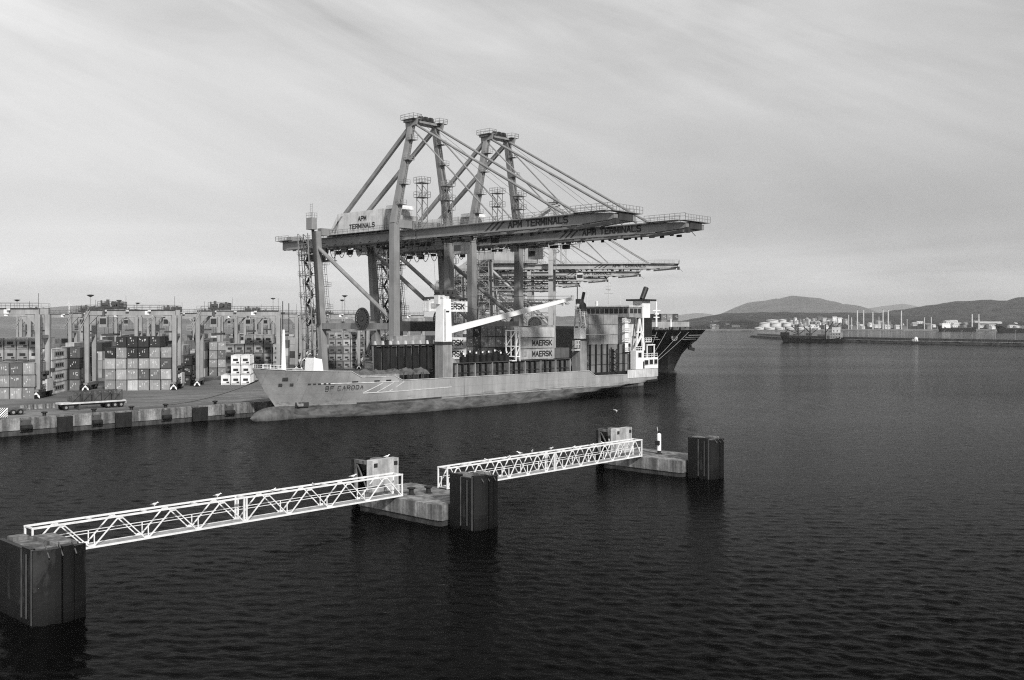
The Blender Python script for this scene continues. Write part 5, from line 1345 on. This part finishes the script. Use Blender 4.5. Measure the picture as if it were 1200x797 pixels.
# beacon
bc = thing('navigation_beacon', 'slim white navigation beacon with dark box on the far platform', 'beacon', uv(106.6, 73.4, 2.0), QR)
MB().lathe([(.42, 0), (.42, .1), (.22, .15), (.22, .45)], (0, 0, 0)).build('base', black_paint, bc)
MB().lathe([(.27, .45), (.27, 2.55), (.12, 2.7)], (0, 0, 0)).build('column', white_paint, bc)
MB().lathe([(.1, 2.7), (.15, 2.75), (.15, 3.0), (.06, 3.15)], (0, 0, 0)).build('lamp', glass, bc)
MB().tube((-.1, -.05, 2.6), (-.25, -.1, 3.5), .04, 6).build('aerial', white_dirty, bc)
MB().bb(-.2, .3, -.62, -.26, 1.2, 1.75).build('control_box', black_paint, bc)

def footbridge(u0, u1, v0, v1, zb, h, bays, label, mid):
    t = thing('footbridge', label, 'footbridge', uv(u0, v0, 0), QR, 'white lattice footbridges')
    Ln = u1 - u0; Wd = v1 - v0; zt = zb + h
    for x in (0, -Wd):
        for z, s_ in ((zb, .135), (zt, .14)): MB().bb(x - s_ / 2, x + s_ / 2, 0, Ln, z - s_ / 2, z + s_ / 2).build('chord', bridge_paint, t)
        for y in (.08, Ln - .08) + ((Ln / 2 - .12, Ln / 2 + .12) if mid else ()): MB().bar((x, y, zb + .07), (x, y, zt - .075), .125, .125).build('end_post', bridge_paint, t)
        st = Ln / bays
        for i in range(bays):
            y = i * st
            for a, b in (((y + .1, zb), (y + st / 2 - .05, zt)), ((y + st / 2 + .05, zt), (y + st - .1, zb))): MB().bar((x, a[0], a[1]), (x, b[0], b[1]), .085, .085).build('lattice_brace', bridge_paint, t)
        xi = x - .16 if x == 0 else x + .16
        for z in (zb + 1.08,): MB().bb(xi - .024, xi + .024, .1, Ln - .1, z - .024, z + .024).build('hand_rail', bridge_paint, t)
        for i in range(bays + 1):
            y = .35 + i * (Ln - .7) / bays; MB().bb(xi - .035, xi + .035, y - .035, y + .035, zb, zb + 1.05).build('rail_post', bridge_paint, t)
        for i in range(bays):
            for yy, zz in ((i * st + st / 2, zt - .1), (i * st + .02, zb + .1)): MB().bb(x - .015, x + .015, max(0, yy - .2), yy + .2, zz - .12, zz + .12).build('gusset_plate', bridge_paint, t)
    MB().bb(-Wd + .1, -.1, .05, Ln - .05, zb - .02, zb + .05).build('deck_grating', M('galvanised_grating_' + str(bays), .3, .6, .3, 2), t)
    m = MB()
    for i in range(bays + 1):
        y = .1 + i * (Ln - .2) / bays; MB().bb(-Wd + .1, -.1, y - .06, y + .06, zt - .05, zt + .05).build('top_tie', bridge_paint, t)
    return t
fb1 = footbridge(28.4, 63.3, 73.6, 74.95, 2.15, 2.05, 8, 'long white lattice footbridge from the frame corner to the middle platform', True)
fb2 = footbridge(68.9, 102.7, 73.3, 74.65, 2.15, 2.05, 11, 'white lattice footbridge lined with gulls reaching the beacon platform', True)

# gulls
def gull_mesh():
    b = MB(); n = 8; prof = [(-.20, .02, .15), (-.12, .07, .15), (0, .085, .16), (.1, .07, .19), (.16, .045, .25), (.2, .05, .28), (.24, .03, .28), (.29, .008, .27)]
    vs = []
    for y, r_, z in prof:
        for q in range(n): a = 2 * math.pi * q / n; vs.append((r_ * math.cos(a), y, z + r_ * math.sin(a)))
    b.add(vs, [(i * n + q, i * n + (q + 1) % n, (i + 1) * n + (q + 1) % n, (i + 1) * n + q) for i in range(len(prof) - 1) for q in range(n)])
    b.bar((.03, 0, .09), (.03, .0, 0), .015, .015); b.bar((-.03, 0, .09), (-.03, .0, 0), .015, .015)
    b.prism([(-.2, .13), (-.34, .13), (-.2, .17)], 'x', -.04, .04)
    for v in range(len(b.v)): b.v[v] = tuple(1.25 * c for c in b.v[v])
    return b.mesh('gull', white_paint, True)
gm = gull_mesh(); wing = MB()
for s_ in (-1, 1): wing.add([(s_ * .08, .1, .22), (s_ * .12, -.02, .2), (s_ * .07, -.36, .17), (s_ * .1, -.15, .26)], [(0, 1, 2, 3)])
wing = wing.mesh('wing', grey_paint)
rg = random.Random(3)
def gull(p, label, group, flying=False):
    o = link('gull', gm); o.location = p; o.rotation_euler = (0, 0, rg.uniform(0, 6.28)); tag(o, label, 'gull', group)
    wo_ = link('wings', wing, o)
    return o
for i in range(9): gull(uv(75 + i * 2.9 + rg.uniform(-.6, .6), rg.choice([73.3, 74.65]), 2.15 + 2.05 + .07), f'white gull on the shorter footbridge top, {ORDW[i]} from the end by the middle dolphin', 'gulls on the far footbridge')
for i in range(5): gull(uv(38 + i * 5.2 + rg.uniform(-1, 1), rg.choice([73.6, 74.95]), 2.15 + 2.05 + .07), f'gull on the long footbridge top, {ORDW[i]} from the frame corner dolphin', 'gulls on the long footbridge')
gull(uv(64.9, 77.9, 5.2), 'gull standing on top of the tall concrete block of the middle platform', None)
fg = gull(uv(104.4, 78.6, 5.2 + 2.0), 'gull in flight above the concrete block of the beacon platform', None)
for ch in list(fg.children): bpy.data.objects.remove(ch)
fwm = MB()
for s_ in (-1, 1): fwm.add([(s_ * .05, .14, .24), (s_ * .38, .2, .42), (s_ * .8, -.02, .34), (s_ * .36, .0, .4), (s_ * .05, -.1, .22)], [(0, 1, 2, 3, 4)])
fwm.build('wings', white_paint, fg)

# ------------------------------------------------------------------ breakwater and the far side of the bay
bwp = [(316, 1275), (312, 1110), (325, 985), (360, 900), (420, 805), (510, 705), (640, 570)]
bk = thing('breakwater', 'long dark stone breakwater with lamp posts closing off the bay', 'breakwater', (0, 0, 0))
def strip(pts, w0, w1, z0, z1, name, mat, jit=0):
    vs = []; pr = []; rj = random.Random(8)
    dense = []
    for a, b in zip(pts, pts[1:]):
        a = Vector((*a, 0)); b = Vector((*b, 0)); n = max(1, int((b - a).length / 6))
        dense += [a.lerp(b, i / n) for i in range(n)]
    dense.append(Vector((*pts[-1], 0)))
    for i, p in enumerate(dense):
        d = (dense[min(i + 1, len(dense) - 1)] - dense[max(i - 1, 0)]).normalized(); nn = Vector((d.y, -d.x, 0))
        j = lambda: rj.uniform(-jit, jit)
        vs += [p - nn * (w0 + j()) + Vector((0, 0, z0)), p - nn * (w1 + j()) + Vector((0, 0, z1 + j() * .3)), p + nn * (w1 + j()) + Vector((0, 0, z1 + j() * .3)), p + nn * (w0 + j()) + Vector((0, 0, z0))]
    k = len(dense)
    fs = [(4 * i + q, 4 * i + q + 1, 4 * i + q + 5, 4 * i + q + 4) for i in range(k - 1) for q in range(3)] + [(0, 1, 2, 3), tuple(4 * (k - 1) + q for q in range(4))[::-1]]
    return MB().add(vs, fs).build(name, mat, bk)
strip(bwp, 13, 8, -2, 2.3, 'rubble_slope', rock, 1.3)
strip([(316, 1255)] + bwp[1:], 5, 4.6, 2.0, 4.9, 'crown_wall', concrete_wet)
strip([(316, 1270)] + bwp[1:], 8.4, 8.2, 2.1, 2.8, 'walkway', concrete)
lamp_px = [980.6, 992.5, 1004.4, 1016.5, 1030, 1043.5, 1057.5, 1072, 1088, 1093, 1106.5, 1124.5, 1144.5, 1164.5, 1186]
def on_bw(px):
    k = (px - 600) / FPX
    for (x0, y0), (x1, y1) in zip(bwp[1:], bwp[2:]):
        for i in range(40):
            t = i / 40; x, y = x0 + (x1 - x0) * t, y0 + (y1 - y0) * t
            if x / y >= k: return Vector((x, y, 4.9))
    return Vector((420, 805, 4.9))
lpb = None
for i, px in enumerate(lamp_px):
    if lpb is None:
        lpb = thing('street_lamp', 'x', 'lamp post', (0, 0, 0), 0)
        MB().tube((0, 0, -1), (0, 0, 7.2), .16, 6, .1).build('post', crane_pale, lpb); m = MB(); m.bar((0, 0, 7.2), (1.4, 0, 7.5), .1, .1); m.bb(1.0, 1.8, -.2, .2, 7.4, 7.6); m.build('lamp_head', crane_pale, lpb)
    place(lpb, i == 0, on_bw(px), .7, f'slender pale lamp post, {ORDW[i]} from the seaward tip along the breakwater', 'lamp posts along the breakwater')
# white hut with mast
q = on_bw(1078) + Vector((0, 0, 0)); q = Vector((q.x - 9, q.y - 10, 2.3))
ht = thing('harbour_hut', 'small white domed hut with a mast on the breakwater', 'hut', q)
MB().lathe([(1.7, 0), (1.6, 2.2), (1.3, 3.2), (.6, 3.8), (.2, 4.0)], (0, 0, 0)).build('body', white_paint, ht)
MB().tube((.6, 0, 4), (.6, 0, 15), .16, 6, .08).build('mast', black_paint, ht)
MB().bb(-.4, .4, -1.85, -1.6, 0, 1.7).build('door', grey_paint, ht); MB().bb(-3.6, -1.8, -1, 1, 0, 2.2).build('annex', grey_paint, ht)

def small_ship(name, label, loc, rz, Ln, B, H, hullmat, houses, masts, gear=()):
    s = thing(name, label, 'ship', loc, rz)
    m = MB(); ys_ = [0, .06, .12, .2, .3, .5, .7, .85, .95, 1]; bs_ = [.02, .5, .75, .92, 1, 1, 1, .96, .88, .8]; hs = [2.0, 1.85, 1.75, 1.05, 1, 1, 1, 1, 1.3, 1.35]
    for sg in (1, -1):
        vs = []
        for y, b, hh in zip(ys_, bs_, hs): vs += [(y * Ln + (.06 * Ln if y == 0 else .02 * Ln if y < .1 else 0), sg * b * B * .4, -1), (y * Ln, sg * b * B * .5, H * hh)]
        m.add(vs, [(2 * i, 2 * i + 2, 2 * i + 3, 2 * i + 1) for i in range(9)])
    vs = []
    for y, b, hh in zip(ys_, bs_, hs): vs += [(y * Ln, -b * B * .5, H * hh - .5), (y * Ln, b * B * .5, H * hh - .5)]
    m.add(vs, [(2 * i, 2 * i + 1, 2 * i + 3, 2 * i + 2) for i in range(9)]); m.add([(Ln, -.4 * B * .8, -1), (Ln, .4 * B * .8, -1), (Ln, .4 * B, H * 1.05), (Ln, -.4 * B, H * 1.05)], [(0, 1, 2, 3)])
    m.build('hull', hullmat, s)
    for (a, b, w_, z0, z1, mt) in houses:
        o = MB().bb(a * Ln, b * Ln, -w_ * B / 2, w_ * B / 2, z0, z1).build('deckhouse', mt, s)
        for k in range(int((z1 - z0) / 2.8)):
            mm = MB(); nn = max(2, int(w_ * B / 2.2))
            for i in range(nn): yy_ = -w_ * B / 2 + (i + .5) * w_ * B / nn; mm.bb(a * Ln - .05, a * Ln - .01, yy_ - .5, yy_ + .5, z0 + 1.1 + k * 2.8, z0 + 2.1 + k * 2.8)
            n2 = max(2, int((b - a) * Ln / 2.2))
            for i in range(n2): xx_ = a * Ln + (i + .5) * (b - a) * Ln / n2; mm.bb(xx_ - .5, xx_ + .5, -w_ * B / 2 - .05, -w_ * B / 2 - .01, z0 + 1.1 + k * 2.8, z0 + 2.1 + k * 2.8)
            mm.build('window', glass, o)
    for (a, z, r_) in masts:
        m = MB(); m.tube((a * Ln, 0, H - 1), (a * Ln, 0, z), r_, 8, r_ * .6); m.bar((a * Ln, -B * .25, z * .75), (a * Ln, B * .25, z * .75), r_ * .7, r_ * .7); m.build('mast', hullmat if r_ > .6 else grey_paint, s)
    for k, (a, b, z0, z1) in enumerate(gear):
        m = MB(); m.bar((a * Ln, 0, z0), (b * Ln, 0, z1), .6, .6); m.build('derrick', hullmat, s)
    return s
bulk = small_ship('cargo_ship', 'dark old cargo ship with pale stern house alongside the breakwater', (262, 968, 0), R(-28), 60, 12, 3.6, black_paint,
                  [(.80, .97, .85, 3.6, 9.4, grey_paint), (.83, .94, .6, 9.4, 14.5, white_dirty), (.74, .8, .5, 3.6, 6.5, grey_paint), (.02, .14, .6, 5.5, 9.5, black_paint), (.2, .35, .7, 4.2, 5.8, black_paint), (.38, .55, .7, 4.2, 5.8, black_paint), (.58, .74, .7, 4.2, 5.8, black_paint), (.22, .3, .4, 5.8, 8.0, rust), (.42, .5, .35, 5.8, 8.8, rust), (.6, .7, .4, 5.8, 7.6, rust)],
                  [(.06, 15, .4), (.29, 17.5, .75), (.48, 17.0, .75), (.72, 17.5, .75), (.88, 22, .3)], [(.29, .12, 8, 12), (.29, .4, 7, 12), (.48, .6, 7, 13), (.72, .84, 9, 20), (.29, .2, 9, 15.5), (.48, .38, 9, 15), (.06, .14, 7, 13), (.88, .95, 14, 19)])
small_ship('tanker', 'dark low tanker with white house lying off the refinery shore', (at(1098, 386, 2150).x, 2150, 0), R(3), 84, 16, 7, black_paint, [(.1, .32, .8, 7, 17, white_paint), (.4, .9, .5, 6, 8.5, rust)], [(.6, 16, .4), (.2, 22, .4)])
small_ship('tanker', 'dark tanker cut by the frame edge below the shore hill', (at(1166, 386, 1900).x, 1900, 0), R(-2), 90, 17, 7, black_paint, [(.6, .75, .8, 7, 13, white_dirty), (.15, .55, .5, 6, 9, rust)], [(.3, 17, .4), (.68, 18, .4)])

# refinery
ch_px = [(1004.7, 363.5, 1.4), (1012, 362.8, 1.4), (1022.8, 365, 1.4), (1034.7, 362.8, 1.4), (1040.8, 363.5, 1.5), (1056.3, 364, 1.4), (1083.3, 372, 1.1), (1091.3, 371.5, 1.1), (1139.2, 368.2, 1.5), (1147, 368.2, 1.5), (994.5, 369, 1.0), (998, 372, 1.2), (1030, 371, .8), (1063, 374, .7)]
for i, (px, py, wd) in enumerate(ch_px):
    p = at(px, py, 2420); c_ = thing('refinery_chimney', 'x', 'chimney', (p.x, p.y, 2.4), 0, 'refinery chimneys on the far shore')
    h_ = p.z - 2.4; r_ = wd
    MB().tube((0, 0, 0), (0, 0, h_), r_ * 1.25, 8, r_ * .9).build('stack', M('chimney_paint', .5, .7, .3, .1) if 'chimney_paint' not in MATS else MATS['chimney_paint'], c_)
    MB().tube((0, 0, h_), (0, 0, h_ + 1.2), r_ * 1.0, 8).build('stack_rim', steel, c_)
    c_['label'] = ['tall pale chimney, first of the refinery row beside the tanks', 'tall pale chimney, second of the refinery row', 'slightly shorter pale chimney, third of the refinery row', 'tall pale chimney, fourth of the refinery row, dark tipped',
                   'tall pale chimney, fifth of the refinery row, thick', 'tall pale chimney standing apart at the end of the refinery row', 'short pale column, first of a pair right of the breakwater hut', 'short pale column, second of a pair right of the breakwater hut',
                   'pale chimney, first of the twin pair behind the long white shed', 'pale chimney, second of the twin pair behind the long white shed', 'small process column at the foot of the first refinery chimney', 'squat process column close before the first refinery chimney', 'low process column between third and fourth chimneys', 'low flare column just past the lone chimney'][i]
tk = None
rt = random.Random(21)
tank_px = [(890, 385.3, 11, 5), (902, 385.6, 12, 5), (914, 385.4, 11, 4.5), (926, 385.2, 10, 4), (896, 380.4, 12, 4), (909, 380.2, 13, 4.2), (922, 380, 10, 3.6), (905, 376.6, 14, 3.2), (917, 376.2, 9, 2.8), (938, 384.8, 8, 4.5), (948, 384.4, 8, 3.5), (957, 384.8, 9, 4)]
for i, (px, py, wpx, hpx) in enumerate(tank_px):
    Y = 2330 + (386 - py) * 26; k = Y / FPX; p = at(px, py, Y); rr = wpx * k / 2; hh = hpx * k * .5
    t_ = thing('storage_tank', f'broad white storage tank, {["first", "second", "third", "fourth"][i % 4]} in the {["waterside", "middle", "upper"][i // 4]} row on the far shore', 'tank', (p.x, Y, min(p.z, 2.4) if py > 384 else p.z), 0, 'white storage tanks on the far shore')
    MB().lathe([(rr, -6 if py < 384 else 0), (rr, hh), (rr * .95, hh + .4), (.5, hh + 1.6)], (0, 0, 0), 20).build('shell', silo_white, t_)
    m = MB()
    for q in range(12): a, b = R(180 + q * 10), R(190 + q * 10); m.bar((math.cos(a) * (rr + .4), math.sin(a) * (rr + .4), hh * q / 12), (math.cos(b) * (rr + .4), math.sin(b) * (rr + .4), hh * (q + 1) / 12), .8, .5)
    m.build('spiral_stair', steel, t_)
sheds = []
for i in range(62):
    px = rt.uniform(926, 1196) if i > 10 else rt.uniform(826, 884); py = rt.choice([384, 383, 381.5, 380]) if i > 10 else rt.uniform(379, 385)
    sheds.append((px, py, rt.uniform(2.5, 8), rt.uniform(1.2, 3.2)))
sheds += [(960 + q * 6, 373.5 + (q % 3) * 1.2, 5, 1.6) for q in range(6)] + [(1113, 381, 12, 4.5), (1117, 379, 8, 3), (1160, 381, 26, 3.2), (850, 381.8, 14, 1), (862, 383, 9, 1.2)]
for q in range(48): sheds.append((rt.uniform(926, 1000), rt.uniform(374, 383.5), rt.uniform(1.0, 3.4), rt.uniform(.6, 1.2)))
for i, (px, py, wpx, hpx) in enumerate(sheds):
    Y = 2420 + (386 - py) * 40 + rt.uniform(-20, 20); k = Y / FPX; p = at(px, py, Y); wd, hh = wpx * k, hpx * k; dp = rt.uniform(10, 22)
    b_ = thing('shore_building', 'pale low building in the scattered waterfront across the bay', 'building', (p.x, Y, p.z), 0, 'pale buildings across the bay')
    tn_ = rt.choice([.16, .25, .4, .55, .7])
    reg = 'left of the storage tanks' if px < 884 else 'on the slope behind the storage tanks' if px < 1000 and py < 379 else 'on the waterfront beside the storage tanks' if px < 1000 else 'among the refinery chimneys' if px < 1062 else 'between lone chimney and tanker' if px < 1100 else 'behind the dark tanker' if px < 1136 else 'beneath the shore hill'
    b_['label'] = f"{'dark' if tn_ < .2 else 'grey' if tn_ < .45 else 'pale' if tn_ < .6 else 'white'} {'long low' if wpx > 8 else 'wide' if wpx > 4.5 else 'small narrow' if hpx < 1.6 else 'tall narrow'} building across the bay {reg}"
    o = MB().bb(-wd / 2, wd / 2, -dp / 2, dp / 2, -14, hh).build('wall', shed_mat, b_); o.color = (tn_, tn_, tn_, 1)
    o = MB().prism([(-dp / 2 - .4, hh), (dp / 2 + .4, hh), (0, hh + 2.2)], 'x', -wd / 2 - .4, wd / 2 + .4).build('roof', shed_mat, b_); o.color = (tn_ * .8,) * 3 + (1,)
    m = MB(); n_ = max(2, int(wd / 5))
    for q in range(n_): xx = -wd / 2 + (q + .5) * wd / n_; m.bb(xx - 1, xx + 1, -dp / 2 - .1, -dp / 2 - .02, hh * .35, hh * .65)
    m.build('window', glass, b_)
    if i > 72: pass

# ------------------------------------------------------------------ haze
HZD = 3.3e-5
hz = MB().bb(-22000, 24000, -400, 30000, -20, 700).build('haze', bpy.data.materials.new('haze_air')); hz['kind'] = 'stuff'
hm_ = hz.data.materials[0]; hm_.use_nodes = True; t = hm_.node_tree; t.nodes.clear()
ou = t.nodes.new('ShaderNodeOutputMaterial'); pv = t.nodes.new('ShaderNodeVolumePrincipled')
pv.inputs['Color'].default_value = (.86, .86, .86, 1); pv.inputs['Density'].default_value = HZD
t.links.new(pv.outputs[0], ou.inputs['Volume'])
